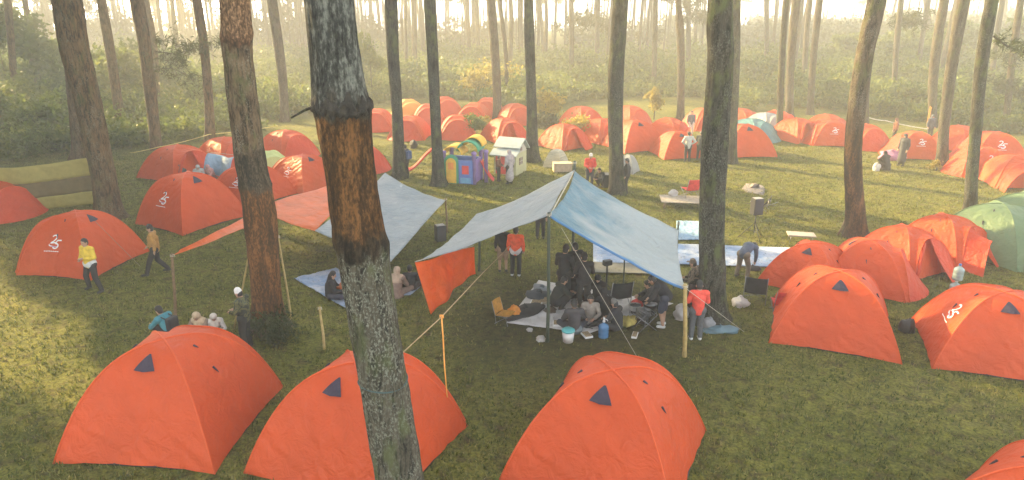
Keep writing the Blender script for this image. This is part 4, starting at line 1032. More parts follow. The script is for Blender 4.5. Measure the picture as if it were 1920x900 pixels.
def pose_of(kind):
    J = dict(pel=(0, .02, .90), che=(0, .015, 1.20), nek=(0, .01, 1.40), hed=(0, -.015, 1.535),
             sL=(.185, .015, 1.345), eL=(.245, .04, 1.08), wL=(.245, -.05, .85), sR=(-.185, .015, 1.345), eR=(-.245, .04, 1.08), wR=(-.245, -.05, .85),
             hL=(.095, .02, .86), kL=(.105, -.02, .47), aL=(.115, .03, .08), hR=(-.095, .02, .86), kR=(-.105, -.02, .47), aR=(-.115, .03, .08), fL=(0, -1, 0), fR=(0, -1, 0))
    if kind == 'walk':
        J.update(kL=(.11, -.17, .48), aL=(.12, -.30, .085), kR=(-.105, .02, .46), aR=(-.11, .30, .13), eL=(.25, .10, 1.09), wL=(.23, .06, .86), eR=(-.25, -.06, 1.09), wR=(-.22, -.22, .90))
    if kind == 'stride':      # legs wide apart, hands near the chest
        J.update(kL=(.22, -.06, .47), aL=(.32, .0, .085), kR=(-.20, -.04, .47), aR=(-.27, .05, .085), eL=(.27, .0, 1.10), wL=(.10, -.22, 1.12), eR=(-.27, .0, 1.10), wR=(-.10, -.20, 1.05))
    if kind == 'hold':
        J.update(eL=(.255, -.03, 1.09), wL=(.12, -.27, 1.03), eR=(-.255, -.03, 1.09), wR=(-.12, -.27, 1.03), hed=(0, -.05, 1.525))
    if kind == 'hips':
        J.update(eL=(.36, .08, 1.12), wL=(.19, -.02, .96), eR=(-.36, .08, 1.12), wR=(-.19, -.02, .96))
    if kind == 'bend':
        J.update(pel=(0, .10, .87), che=(0, -.17, 1.03), nek=(0, -.35, 1.05), hed=(0, -.46, .98), sL=(.18, -.30, 1.02), eL=(.20, -.34, .75), wL=(.15, -.40, .50), sR=(-.18, -.30, 1.02), eR=(-.20, -.34, .75), wR=(-.15, -.40, .50), hL=(.10, .09, .83), hR=(-.10, .09, .83), kL=(.16, -.0, .46), kR=(-.16, .0, .46), aL=(.20, .06, .08), aR=(-.20, .06, .08))
    if kind == 'stoop':
        J.update(pel=(0, .08, .88), che=(0, -.10, 1.12), nek=(0, -.24, 1.25), hed=(0, -.35, 1.30), sL=(.18, -.20, 1.20), eL=(.22, -.26, .93), wL=(.15, -.40, .74), sR=(-.18, -.20, 1.20), eR=(-.22, -.26, .93), wR=(-.15, -.40, .74), kL=(.10, -.06, .47), kR=(-.11, .02, .46))
    if kind == 'sit':         # on the ground, legs folded
        J.update(pel=(0, .06, .13), che=(0, .03, .43), nek=(0, -.02, .62), hed=(0, -.06, .755), sL=(.18, .0, .57), eL=(.27, -.10, .34), wL=(.13, -.30, .27), sR=(-.18, .0, .57), eR=(-.27, -.10, .34), wR=(-.13, -.30, .27),
                 hL=(.10, .03, .13), kL=(.34, -.26, .17), aL=(.02, -.36, .07), hR=(-.10, .03, .13), kR=(-.34, -.26, .17), aR=(-.04, -.46, .07), fL=(-1, -.2, 0), fR=(1, -.2, 0))
    if kind == 'squat':
        J.update(pel=(0, .12, .27), che=(0, -.02, .56), nek=(0, -.12, .73), hed=(0, -.18, .855), sL=(.18, -.08, .69), eL=(.26, -.26, .48), wL=(.12, -.42, .46), sR=(-.18, -.08, .69), eR=(-.26, -.26, .48), wR=(-.12, -.42, .46),
                 hL=(.10, .10, .27), kL=(.17, -.28, .48), aL=(.13, -.02, .08), hR=(-.10, .10, .27), kR=(-.17, -.28, .48), aR=(-.13, -.02, .08))
    return {k: Vector(v) for k, v in J.items()}
BATCH = []
def remeshed(mb, name, mats, parent, vox, sm=4):
    o = mb.obj(name, mats, parent)
    md = o.modifiers.new('r', 'REMESH'); md.mode = 'VOXEL'; md.voxel_size = vox; md.use_smooth_shade = True
    s = o.modifiers.new('s', 'SMOOTH'); s.iterations = sm; s.factor = 0.5
    BATCH.append(o); return o
def hand_mb(wr, fd, side, mb):
    """palm, four bent fingers of different lengths, a thumb leaving the side"""
    d = fd.normalized(); sdv = Vector((side, 0, 0)); sdv = (sdv-d*sdv.dot(d)); sdv = sdv.normalized() if sdv.length > .1 else Vector((0, 1, 0)); up = d.cross(sdv)
    if up.y < 0: pass
    pm_ = wr+d*0.075
    mb.capsule(wr+d*0.01, pm_, 0.026, 0.033, 8)
    for i, ln in enumerate((0.066, 0.078, 0.072, 0.055)):
        b = pm_+sdv*(0.030-0.020*i); m_ = b+d*ln*0.55; e = m_+(d*0.8+up*0.6).normalized()*ln*0.55
        mb.tube([b, m_, e], [0.0095, 0.009, 0.006], 6)
    b = wr+d*0.03+sdv*0.03; m_ = b+(d*0.6+sdv*0.8).normalized()*0.04; mb.tube([b, m_, m_+d*0.03], [0.012, 0.010, 0.007], 6)
GP = 'people around the camp'
def person(label, foot, facing, pose='stand', h=1.62, top=(.1, .1, .1), bottom=BLACK, head='hair', hc=(.5, .5, .5), skin=None, long_coat=False, shorts=False, shoe=None, topm=None, hem=None, stripe=False, z=0.0, bag=None, dz=0.0):
    if not isinstance(foot, Vector): foot = at_z(foot[0], foot[1], z)
    foot.z = z
    t = thing('person', label, 'person', foot, R(facing+90), GP, (h/1.65,)*3)
    J = pose_of(pose); sk = skin or SKIN
    tm = topm or cloth_mat(top); bm_ = cloth_mat(bottom)
    near = depth_of(foot) < 26
    vox = 0.016 if near else 0.026
    fwd = (J['hed']-J['nek']); fwd.z = 0
    lean = max(0.0, min(1.0, -(J['nek']-J['che']).y/0.2))
    face = Vector((0, -1, -0.15-0.6*lean)).normalized(); upv = Vector((0, -0.15-0.6*lean, 1)).normalized()
    H = J['hed']
    # body
    b = MB(); c = b.capsule
    c(J['pel'], J['che'], .125, .140); c(J['che'], J['nek'], .135, .07); c(J['nek']-Vector((0, 0, .03)), H, .052, .05)
    c(J['hL'], J['hR'], .11, .11); c(J['sL'], J['sR'], .075, .075)
    c(H-upv*.015, H+upv*.045, .080, .088); c(H+face*.02-upv*.05, H+face*.035-upv*.075, .06, .045)
    c(H+face*.085+upv*.005, H+face*.105-upv*.022, .012, .017)
    for s in (1, -1): c(H+Vector((s*.083, .01, 0))+upv*.01, H+Vector((s*.090, .015, 0))-upv*.02, .018, .014)
    for s in 'LR':
        c(J['s'+s], J['e'+s], .055, .043); c(J['e'+s], J['w'+s], .042, .029)
        c(J['h'+s], J['k'+s], .085, .060); c(J['k'+s], J['a'+s], .060, .040)
        f = J['f'+s]; a = J['a'+s]; c(a+Vector((0, .02, -.035)), Vector((a.x, a.y, max(.03, a.z-.05)))+f*.13, .042, .032)
    body = remeshed(b, 'body', sk, t, vox, 3)
    hb = MB()
    for s, sd in (('L', 1), ('R', -1)):
        d = (J['w'+s]-J['e'+s]).normalized(); hand_mb(J['w'+s], d+Vector((-sd*.15, -.1, 0)), -sd, hb)
    body['hands'] = 0; HANDS[body.name] = hb
    e = MB()
    for s in (1, -1): e.capsule(H+face*.078+Vector((s*.032, 0, 0))+upv*.012, H+face*.081+Vector((s*.036, 0, 0))+upv*.012, .010, .010, 6)
    e.capsule(H+face*.082-upv*.042+Vector((-.018, 0, 0)), H+face*.082-upv*.042+Vector((.018, 0, 0)), .008, .008, 6, 1)
    e.obj('face_features', [M_EYE, M_LIP], t)
    # garments
    g = MB(); c = g.capsule
    c(J['pel']+(J['che']-J['pel'])*.05, J['che'], .160, .172); c(J['che'], J['nek']-(J['nek']-J['che'])*.12, .165, .085); c(J['sL'], J['sR'], .092, .092)
    if long_coat:
        lo = J['pel'].copy(); lo.z *= 0.34
        c(J['pel'], lo, .17, .21)
    else: c(J['hL']*.55+J['hR']*.45, J['hR']*.55+J['hL']*.45, .150, .150)
    for s in 'LR':
        c(J['s'+s], J['e'+s], .078, .064); c(J['e'+s], J['e'+s].lerp(J['w'+s], .88), .064, .048)
    remeshed(g, 'jacket', tm, t, vox, 4)
    if hem:
        g = MB(); q = J['pel']-Vector((0, 0, .02)); g.capsule(q+Vector((-.06, 0, 0)), q+Vector((.06, 0, 0)), .158, .158); remeshed(g, 'shirt_hem', cloth_mat(hem), t, vox, 3)
    g = MB(); c = g.capsule
    c(J['hL'], J['hR'], .133, .133)
    for s in 'LR':
        if shorts: c(J['h'+s], J['h'+s].lerp(J['k'+s], .92), .112, .092)
        else: c(J['h'+s], J['k'+s], .108, .082); c(J['k'+s], J['k'+s].lerp(J['a'+s], .93), .082, .066)
    remeshed(g, 'trousers', bm_, t, vox, 3)
    for s in 'LR':
        g = MB(); f = J['f'+s]; a = J['a'+s]; g.capsule(a+Vector((0, .02, -.03)), Vector((a.x, a.y, max(.035, a.z-.045)))+f*.14, .052, .040); remeshed(g, 'shoe', shoe or M_SHOE, t, vox, 2)
    # head
    g = MB()
    if head == 'hair':
        g.capsule(H-face*.022+upv*.015, H-face*.012+upv*.055, .093, .094); g.capsule(H-face*.035-upv*.02, H-face*.03+upv*.03, .078, .085); remeshed(g, 'hair', HAIR, t, vox*.8, 3)
    elif head == 'long':
        g.capsule(H-face*.022+upv*.015, H-face*.012+upv*.055, .095, .096); g.capsule(H-face*.05-upv*.02, H-face*.08-upv*.30, .085, .07); remeshed(g, 'hair', HAIR, t, vox*.8, 3)
    elif head == 'veil':
        g.capsule(H-face*.030+upv*.01, H-face*.012+upv*.05, .103, .104); g.capsule(H-face*.03-upv*.08, J['che']+(J['nek']-J['che'])*.35, .10, .185); g.capsule(J['sL']*.7+J['nek']*.3, J['sR']*.7+J['nek']*.3, .105, .105); remeshed(g, 'veil', cloth_mat(hc), t, vox*.8, 3)
    else:
        g.capsule(H-face*.010+upv*.045, H-face*.004+upv*.075, .096, .088)
        if head == 'cap': g.box(H+face*.12+upv*.055, (.12, .10, .018), 0, 0, .006)
        remeshed(g, 'hat', cloth_mat(hc), t, vox*.7, 2)
        g = MB(); g.capsule(H-face*.03-upv*.02, H-face*.02+upv*.03, .083, .088); remeshed(g, 'hair', HAIR, t, vox, 3)
    if bag:
        g = MB(); q = J['che']+Vector((0, .22, -.04)); g.box(q, (.30, .17, .42), 0, 0, .05); g.tube([J['che']+Vector((.12, .17, .14)), J['sL']+Vector((-.06, -.05, .08)), J['che']+Vector((.13, -.16, -.02))], .018, 6); g.tube([J['che']+Vector((-.12, .17, .14)), J['sR']+Vector((.06, -.05, .08)), J['che']+Vector((-.13, -.16, -.02))], .018, 6)
        o = g.obj('backpack', cloth_mat(bag), None, True); o.parent = t
    return t
HANDS = {}
WHITE = (.58, .57, .54)
person('person in a yellow jacket and dark trousers striding before the printed tent', (178, 545), -112, 'stride', 1.66, (.62, .42, .04), (.018, .015, .016), 'hair', hem=(.55, .55, .52))
person('person in a brown-orange jacket and dark beanie walking past the tents', (297, 514), -165, 'walk', 1.66, (.34, .17, .04), (.016, .015, .016), 'beanie', (.020, .016, .018))
person('person in a teal jacket with black hair crouching behind the big front tent', (318, 640), 160, 'squat', 1.62, (.05, .22, .26), BLACK, 'hair', bag=(.02, .02, .025))
person('person in a tan hood sitting behind the big front tent', (384, 642), -100, 'squat', 1.55, (.20, .15, .11), (.10, .08, .06), 'veil', (.44, .34, .22), SKIN_D)
person('person in a cream hood sitting beside the one in the tan hood', (406, 640), -60, 'squat', 1.42, (.44, .42, .38), (.10, .08, .06), 'veil', (.58, .54, .47), SKIN_D)
person('person in a camouflage jacket and white cap by the rusty thick pine', (464, 652), 170, 'hold', 1.62, (.1, .1, .1), (.022, .024, .022), 'beanie', (.62, .60, .56), topm=camo('camo_dark', (.018, .022, .018), (.10, .10, .035), (.018, .028, .040)))
person('dark-haired person sitting sideways on the white and blue sheet', (624, 560), 10, 'sit', 1.62, (.022, .020, .022), (.03, .03, .05), 'long')
person('person in an orange top half hidden behind the huge trunk', (652, 552), 170, 'sit', 1.55, (.42, .12, .04), (.03, .03, .04), 'long')
person('person in a tan robe and veil sitting on the blue sheet', (746, 554), 80, 'sit', 1.66, (.24, .165, .13), (.20, .14, .11), 'veil', (.42, .31, .22), long_coat=True)
person('dark-clad child sitting beside the tan robe', (770, 545), 95, 'sit', 1.50, (.018, .018, .022), BLACK, 'hair')
person('person in a bright orange jacket with black trousers left of the kitchen', (967, 517), 80, 'stand', 1.62, (.80, .10, .03), BLACK, 'hair', hem=(.55, .5, .5), shoe=M_SHOEW)
person('bare-legged person in a black top beside the bright orange jacket', (943, 509), 95, 'stand', 1.55, (.018, .016, .018), (.30, .20, .13), 'hair', skin=SKIN, shorts=True)
person('person with a dark cap glimpsed under the canopy peak', (1013, 447), -90, 'stand', 1.6, (.05, .035, .03), BLACK, 'cap', (.02, .02, .02))
person('tall person in a black jacket standing behind the green ridge pole', (1057, 566), 60, 'hold', 1.74, (.012, .012, .014), (.012, .012, .014), 'cap', (.03, .02, .02))
person('person in a black jacket and beanie seen from behind under the canopy', (1093, 578), 95, 'hold', 1.66, (.012, .012, .013), (.012, .012, .013), 'beanie', (.012, .012, .012))
person('person in black seated at the back of the mat, under the ridge', (1070, 560), 60, 'sit', 1.65, (.013, .013, .015), BLACK, 'beanie', (.02, .02, .02))
person('person in black seated beside the lamp stand', (1120, 566), -110, 'sit', 1.62, (.016, .015, .017), BLACK, 'veil', (.015, .014, .016))
person('person in black standing between the black jacket and the green pole', (1076, 556), 120, 'stand', 1.68, (.013, .013, .014), BLACK, 'hair')
person('person in black squatting just right of the green ridge pole', (1046, 580), 20, 'squat', 1.66, (.020, .022, .018), BLACK, 'hair')
person('person in a grey jacket sitting with their back to the lens', (1076, 622), 95, 'sit', 1.70, (.052, .046, .048), (.03, .03, .035), 'hair', hem=(.16, .19, .20))
person('black-veiled person sitting behind the blue water jug', (1131, 598), 100, 'sit', 1.66, (.014, .014, .015), BLACK, 'veil', (.012, .012, .013))
person('dark person in a grey cap sitting by the cooking rings', (1153, 618), 140, 'sit', 1.62, (.018, .018, .022), BLACK, 'beanie', (.17, .16, .14))
person('person with black hair sitting between the grey jacket and the black veil', (1106, 605), -100, 'sit', 1.55, (.30, .26, .22), BLACK, 'hair')
person('person in a dark jacket and shorts bending over the red bag', (1241, 612), 165, 'stoop', 1.66, (.016, .016, .022), (.03, .035, .06), 'hair', shorts=True, shoe=M_SHOEW)
person('second dark figure crouched low behind the bending person', (1222, 585), 170, 'squat', 1.6, (.014, .014, .016), BLACK, 'hair')
person('person in a brown camouflage jacket standing behind the canopy corner', (1294, 588), 150, 'hold', 1.62, (.1, .1, .1), (.05, .04, .03), 'cap', (.13, .10, .07), topm=camo('camo_brown', (.03, .026, .022), (.16, .12, .08), (.05, .04, .035)))
person('child in a red jacket partly behind the dark mossy trunk', (1321, 575), 160, 'stand', 1.25, (.62, .07, .035), (.05, .05, .06), 'hair')
person('person in a red jacket and grey jeans seen from behind at the bamboo pole', (1303, 636), 88, 'hold', 1.60, (.66, .065, .040), (.075, .080, .085), 'beanie', (.022, .022, .026), shoe=M_SHOEW)
person('person in a dark blue top and khaki trousers bending over the blue sheet', (1392, 521), 40, 'bend', 1.62, (.060, .075, .110), (.135, .105, .075), 'hair')
person('person in a red jacket and white cap behind the canopy peak', (1105, 352), -80, 'hold', 1.66, (.60, .045, .030), (.03, .03, .035), 'cap', (.62, .58, .55))
person('dark person with a bag beside the red jacket and white cap', (1127, 350), -140, 'squat', 1.6, (.03, .025, .022), BLACK, 'hair')
person('dark person leaning at the right side of the mossy pine', (1173, 362), 170, 'stand', 1.62, (.022, .022, .028), BLACK, 'hair')
person('person in a pale grey long robe by the toy house', (955, 345), 130, 'stand', 1.66, (.34, .30, .29), (.03, .03, .03), 'veil', (.36, .31, .30), long_coat=True)
person('child in a brown jacket beside the pale grey robe', (935, 340), -20, 'hold', 1.28, (.13, .050, .022), (.018, .026, .020), 'hair')
person('person with a blue backpack half behind the mid-sized pine', (762, 331), 150, 'stand', 1.62, (.035, .04, .05), BLACK, 'hair', bag=(.04, .085, .20))
person('man in a whitish shirt and black trousers facing the far tents', (1288, 303), 95, 'hips', 1.66, (.40, .40, .37), (.016, .016, .018), 'hair')
person('person in dark clothes standing left of the dark mossy trunk', (1311, 300), 60, 'hold', 1.62, (.030, .034, .030), (.022, .022, .022), 'hair')
person('second dark-clad person touching the dark mossy trunk', (1321, 298), 110, 'stand', 1.60, (.045, .045, .035), (.022, .022, .022), 'cap', (.05, .04, .03))
person('person in a grey shirt and white trousers among the far tents', (1294, 254), -90, 'stand', 1.62, (.10, .10, .11), (.5, .47, .44), 'hair')
person('person half seen behind the tall pine', (1365, 303), -30, 'stand', 1.62, (.05, .045, .045), (.03, .03, .035), 'hair')
person('dark-veiled person sitting at the mouth of the far-left open tent', (342, 340), -60, 'sit', 1.6, (.06, .055, .05), BLACK, 'veil', (.09, .085, .075))
person('person in a pale grey veil sitting at the far-left open tent', (376, 344), -70, 'squat', 1.6, (.34, .34, .32), (.2, .2, .2), 'veil', (.36, .37, .35))
person('person in a pink veil sitting at the far-left open tent', (398, 342), -110, 'squat', 1.55, (.42, .20, .18), (.2, .1, .1), 'veil', (.46, .24, .22))
person('tall dark-veiled person standing by the far right tents', (1688, 311), -150, 'stand', 1.74, (.040, .038, .040), (.04, .04, .04), 'veil', (.035, .035, .038), long_coat=True)
person('person in an orange-brown top behind the standing dark veil', (1674, 268), 160, 'stand', 1.55, (.30, .11, .05), (.04, .035, .03), 'veil', (.16, .08, .05))
person('person in a black veil sitting on the grass with a white bag', (1659, 318), 100, 'squat', 1.62, (.018, .020, .018), (.018, .020, .018), 'veil', (.018, .020, .018), long_coat=True)
person('person in a blue-grey veil behind the printed tent at the pine with yellow cloth', (1741, 262), -90, 'stand', 1.6, (.075, .085, .095), (.05, .05, .05), 'veil', (.075, .085, .095))

# turn every remeshed shape into a plain mesh, then add the hands
dg = bpy.context.evaluated_depsgraph_get()
for o in BATCH:
    ev = o.evaluated_get(dg); me = bpy.data.meshes.new_from_object(ev, preserve_all_data_layers=False, depsgraph=dg)
    old = o.data; nm = old.name; mats = [m for m in old.materials]
    o['pending'] = 1; o_me = me
    me.materials.clear()
    for m in mats: me.materials.append(m)
    if o.name in HANDS:
        hb = HANDS[o.name]; bm = bmesh.new(); bm.from_mesh(me); hm = hb.mesh('hand', mats); bm.from_mesh(hm); bm.to_mesh(me); bm.free(); bpy.data.meshes.remove(hm)
    me.polygons.foreach_set('use_smooth', [True]*len(me.polygons))
    NEWMESH = globals().setdefault('NEWMESH', []); NEWMESH.append((o, me, nm))
for o, me, nm in NEWMESH:
    o.modifiers.clear(); old = o.data; o.data = me; bpy.data.meshes.remove(old); me.name = nm
    for k in ('pending', 'hands'):
        if k in o: del o[k]

# ------------------------------------------------------------------ camp things
M_BLACKP = plain('black_plastic', (0.014, 0.014, 0.015), 0.5, 0.2, 14, 0.1)
M_STEEL = plain('grey_steel', (0.22, 0.22, 0.23), 0.35, 0.1, 8, 0, 0.8)
M_WOOD = plain('weathered_plank', (0.33, 0.28, 0.21), 0.85, 0.3, 7, 0.4)
M_REDC = cloth_mat((.55, .035, .03), 'red_canvas'); M_BLACKC = cloth_mat((.016, .016, .018), 'black_canvas'); M_ORC = cloth_mat((.42, .20, .025), 'ochre_canvas')
M_WHITEP = plain('white_plastic', (0.66, 0.66, 0.63), 0.45, 0.08, 10, 0.1)
M_BAGW = fabric('white_bag', (0.60, 0.57, 0.54), 0.3, 0.4, 0.9, 0.08)
def speaker(label, foot, rz, stand=True, h=1.35):
    p = at_z(*foot) if not isinstance(foot, Vector) else foot; t = thing('loudspeaker', label, 'loudspeaker', p, rz, 'loudspeakers')
    z0 = h if stand else 0.02
    mb = MB(); mb.box((0, 0, z0+0.30), (0.36, 0.32, 0.60), 0, 0, 0.03); mb.obj('cabinet', M_BLACKP, t, False)
    mb = MB(); mb.box((0, -0.165, z0+0.30), (0.31, 0.012, 0.55), 0, 0, 0.004); mb.obj('grille', plain('speaker_grille', (0.03, 0.03, 0.032), 0.6, 0.4, 60, 0.5), t, False)
    mb = MB(); mb.box((0, 0, z0+0.607), (0.30, 0.26, 0.012), 0, 0, 0.004); mb.obj('top_panel', plain('grey_plastic', (0.30, 0.28, 0.26), 0.6), t, False)
    if stand:
        mb = MB(); mb.tube([(0, 0, 0.25), (0, 0, z0+0.02)], 0.02, 8); mb.tube([(0, 0, 0.62), (0, 0, 0.72)], 0.034, 8); mb.obj('stand_pole', M_BLACKP, t)
        for k in range(3):
            a = 2*math.pi*k/3+0.5; mb = MB(); mb.tube([(0, 0, 0.66), (0.55*math.cos(a), 0.55*math.sin(a), 0.015)], 0.014, 6); mb.tube([(0, 0, 0.33), (0.27*math.cos(a), 0.27*math.sin(a), 0.335)], 0.009, 6); mb.obj('leg', M_BLACKP, t)
    return t
speaker('black loudspeaker on a tripod stand in the meadow right of the dark mossy trunk', (1412, 449), R(10), True, 0.98)
speaker('black loudspeaker standing by the brown pole of the silver awning', (826, 452), R(25), False)
def camp_chair(label, foot, rz, seat, k=1.0, tip=0.0):
    p = at_z(*foot[:2]); t = thing('camp_chair', label, 'camp chair', p if len(foot) == 2 else Vector((p.x, p.y, foot[2])), rz, 'folding camp chairs', (k,)*3)
    if tip: t.rotation_euler = (tip, 0, rz); t.location.z = 0.25*k
    mb = MB(); mb.grid(lambda u, v: (-.27+.54*u, -.24+.50*v, .36-.09*math.sin(math.pi*u)*math.sin(math.pi*min(1, v+.15))-.05*v), 10, 8); solid(mb.obj('seat', seat, t), .008)
    mb = MB(); mb.grid(lambda u, v: (-.27+.54*u, .25+.14*v+.05*math.sin(math.pi*u), .31+.48*v), 10, 8); solid(mb.obj('backrest', seat, t), .008)
    for a, b in (((-.28, -.25, 0), (.28, .26, .32)), ((.28, -.25, 0), (-.28, .26, .32)), ((-.28, .28, 0), (-.28, -.24, .37)), ((.28, .28, 0), (.28, -.24, .37))):
        mb = MB(); mb.tube([a, b], .011, 6); mb.obj('leg', M_STEEL, t)
    for s in (-1, 1):
        mb = MB(); mb.tube([(s*.28, .22, .02), (s*.28, .27, .36), (s*.275, .40, .81)], .011, 6); mb.obj('back_frame', M_STEEL, t)
    return t
# plank platform with a chair on it
pp = at_z(1276, 386); pl = thing('plank_platform', 'low platform of pale planks on short logs in the meadow', 'platform', pp, R(-7))
for k in range(6):
    mb = MB(); mb.box((0, -0.50+0.2*k, 0.30), (1.75, 0.185, 0.035), 0, 0, 0.006); mb.obj('plank', M_WOOD, pl, False)
for s in (-1, 1):
    mb = MB(); mb.box((s*0.72, 0, 0.245), (0.09, 1.2, 0.07), 0, 0, 0.008); mb.obj('bearer', M_WOODPOLE, pl, False)
    for q in (-1, 1):
        mb = MB(); mb.tube([(s*0.72+s*.05, q*0.5, -0.02), (s*0.72, q*0.5, 0.21)], 0.05, 8); mb.obj('leg', M_WOODPOLE, pl)
camp_chair('red camp chair set on the plank platform', (1291, 381, 0.32), R(195), M_REDC, 1.05)
camp_chair('black camp chair tilted over on the grass right of the tripod loudspeaker', (1447, 400), R(60), M_BLACKC, 1.0, R(-50))
camp_chair('black camp chair beside the white bag behind the yellow-edged tent', (1414, 563), R(160), M_BLACKC, 1.1)
camp_chair('small black and red chair in front of the yellow-edged tent', (1463, 583), R(175), M_REDC, 0.9)
camp_chair('low ochre camp chair at the left of the white mat', (948, 604), R(60), M_ORC, .78)
camp_chair('black chair behind the hooded sitters on the kitchen mat', (1157, 572), R(190), M_BLACKC, 1.1)
def lump(label, foot, sz, mat, name='white_bag', cat='bag', group='bags and bundles lying around', z=0.0, seed=None, part='bundle'):
    p = at_z(*foot); p.z = z; s = seed or random.random()*30
    t = thing(name, label, cat, p, random.random()*6, group)
    bm = bmesh.new(); bmesh.ops.create_icosphere(bm, subdivisions=3, radius=0.5)
    for v in bm.verts:
        d = 1+0.45*mnoise.noise(v.co*2.2+Vector((s, s, s)))+0.25*mnoise.noise(v.co*5+Vector((s, 0, s))); v.co = Vector((v.co.x*sz[0]*d, v.co.y*sz[1]*d, max(-.18, v.co.z)*sz[2]*d+0.18*sz[2]))
    me = bpy.data.meshes.new(part); bm.to_mesh(me); bm.free(); me.materials.append(mat); me.polygons.foreach_set('use_smooth', [True]*len(me.polygons)); link(part, me, t)
    k = MB(); k.tube([(0, 0, sz[2]*.45), (.02, .01, sz[2]*.66), (.05, 0, sz[2]*.72)], [sz[0]*.12, sz[0]*.06, sz[0]*.10], 7); k.obj('knot', mat, t)
    return t
lump('white plastic bag on the plank platform', (1262, 378), (.55, .4, .3), M_BAGW, z=0.32)
lump('white bag on the grass beside the black camp chair', (1388, 572), (.5, .45, .38), M_BAGW)
lump('pinkish white sack hanging by the red-jacketed person', (1277, 596), (.5, .4, .55), M_BAGW)
lump('grey sack at the foot of the dark mossy trunk', (1330, 612), (.45, .4, .40), plain('grey_sack', (.22, .22, .22), .7))
lump('crumpled white paper on the grass left of the ridge pole foot', (1013, 637), (.32, .25, .14), M_BAGW)
lump('small white cup-like litter left of the crumpled paper', (993, 621), (.16, .14, .14), M_BAGW)
lump('black backpack leaning on the nearest right-hand tent', (1699, 622), (.36, .34, .55), M_BLACKP, 'backpack')
lump('blue-grey sheet heap right of the dark mossy trunk', (1352, 620), (.9, .5, .16), plain('blue_sheet', (.10, .17, .20), .7))
lump('white bag beside the sitting black veil', (1643, 320), (.4, .35, .6), M_BAGW)
lump('dark gear bag in the doorway of the red-fronted tent', (776, 277), (.7, .5, .6), M_BLACKC, 'gear_bag')
lump('pink and violet bundle at the tent mouth beside the standing dark veil', (1671, 299), (1.3, .8, .75), plain('violet_cloth', (.40, .15, .24), .8), 'cloth_bundle', 'bundle')
lump('black heap of cloth on the kitchen mat', (985, 588), (1.3, .7, .28), M_BLACKC, 'cloth_bundle', 'bundle')
lump('dark heap of packs at the back of the kitchen mat', (1010, 560), (.9, .6, .35), plain('slate_cloth', (.05, .06, .07), .85), 'cloth_bundle', 'bundle')
lump('grey-blue folded cloths behind the ridge pole', (1015, 547), (.8, .5, .25), plain('folded_cloth', (.20, .23, .26), .85), 'cloth_bundle', 'bundle')
lump('brown satchel on the kitchen mat', (1030, 585), (.45, .4, .22), plain('brown_cloth', (.10, .07, .05), .85), 'cloth_bundle', 'bundle')
lump('orange sack inside the ochre chair', (965, 594), (.42, .35, .5), cloth_mat((.60, .22, .03), 'orange_sack'), 'sack')
lump('yellow basin-like bag by the cooking rings', (1178, 606), (.55, .45, .28), cloth_mat((.50, .40, .10), 'yellow_bag'))
lump('red bag under the hands of the bending person', (1198, 577), (1.0, .5, .30), cloth_mat((.50, .03, .025), 'red_bag'))
lump('dark cloth on the edge of the blue sheet near the bending man', (1412, 505), (.5, .35, .2), M_BLACKC, 'cloth_bundle', 'bundle')
lump('charred fire remains lying in the meadow', (1415, 353), (2.2, .9, .05), plain('ash', (.20, .17, .15), .95), 'ash_heap', 'ash heap')
lump('blue gear under the flap of the edge tent', (1895, 336), (1.2, .6, .35), plain('gear_blue', (.12, .18, .22), .8), 'gear_bag')
lump('white kit in the doorway of the open tent behind the toy house', (930, 258), (.6, .5, .6), M_BAGW, 'gear_bag')
lump('grey veil-coloured pack in front of the brown leaning pine', (1795, 312), (.6, .5, .7), plain('mauve_cloth', (.30, .22, .24), .8), 'gear_bag')
# low table in the meadow
p = at_z(1500, 455); lt = thing('low_table', 'low grey folding table in the meadow behind the blue sheet', 'table', p, R(-12))
mb = MB(); mb.box((0, 0, .32), (.95, .5, .05), 0, 0, .012); mb.obj('table_top', plain('grey_board', (.32, .29, .25), .8), lt, False)
for sx in (-1, 1):
    for sy in (-1, 1):
        mb = MB(); mb.tube([(sx*.40, sy*.19, 0), (sx*.36, sy*.16, .30)], .014, 6); mb.obj('leg', M_STEEL, lt)
# water jugs
M_JUG = plain('blue_jug', (.07, .18, .33), .2, .1, 6, 0); M_CLEAR = plain('cloudy_water_bottle', (.24, .31, .29), .2, .1, 8, 0)
def jug(label, foot, mat, k=1.0, z=0.0, cap=M_WHITEP, pump=True):
    p = at_z(*foot); p.z = z; t = thing('water_jug', label, 'water jug', p, 0, 'big water jugs', (k,)*3)
    prof = [(.115, 0), (.135, .015), (.135, .08), (.128, .095), (.135, .11), (.135, .19), (.128, .205), (.135, .22), (.135, .31), (.115, .35), (.06, .385), (.032, .40), (.030, .44)]
    mb = MB(); mb.lathe(prof); mb.obj('bottle', mat, t)
    mb = MB(); mb.lathe([(.036, .435), (.036, .475), (.03, .48)]); mb.obj('cap', cap, t)
    if pump: mb = MB(); mb.tube([(0, 0, .47), (0, 0, .56)], .026, 8); mb.tube([(0, 0, .53), (.07, -.06, .53), (.09, -.08, .49)], .011, 6); mb.obj('pump', M_WHITEP, t)
    return t
jug('blue water jug with a white pump before the sitting group', (1131, 632), M_JUG, 1.0)
jug('lower of two stacked cloudy water bottles right of the orange tents', (1787, 557), M_CLEAR, 1.15, pump=False)
jug('upper of two stacked cloudy water bottles with a blue cap', (1787, 557), M_CLEAR, 1.05, z=.552, pump=False, cap=plain('blue_cap', (.05, .15, .4), .4))
p = at_z(1065, 640); bk = thing('bucket', 'white tub with a turquoise lid on the grass by the kitchen mat', 'bucket', p, 0)
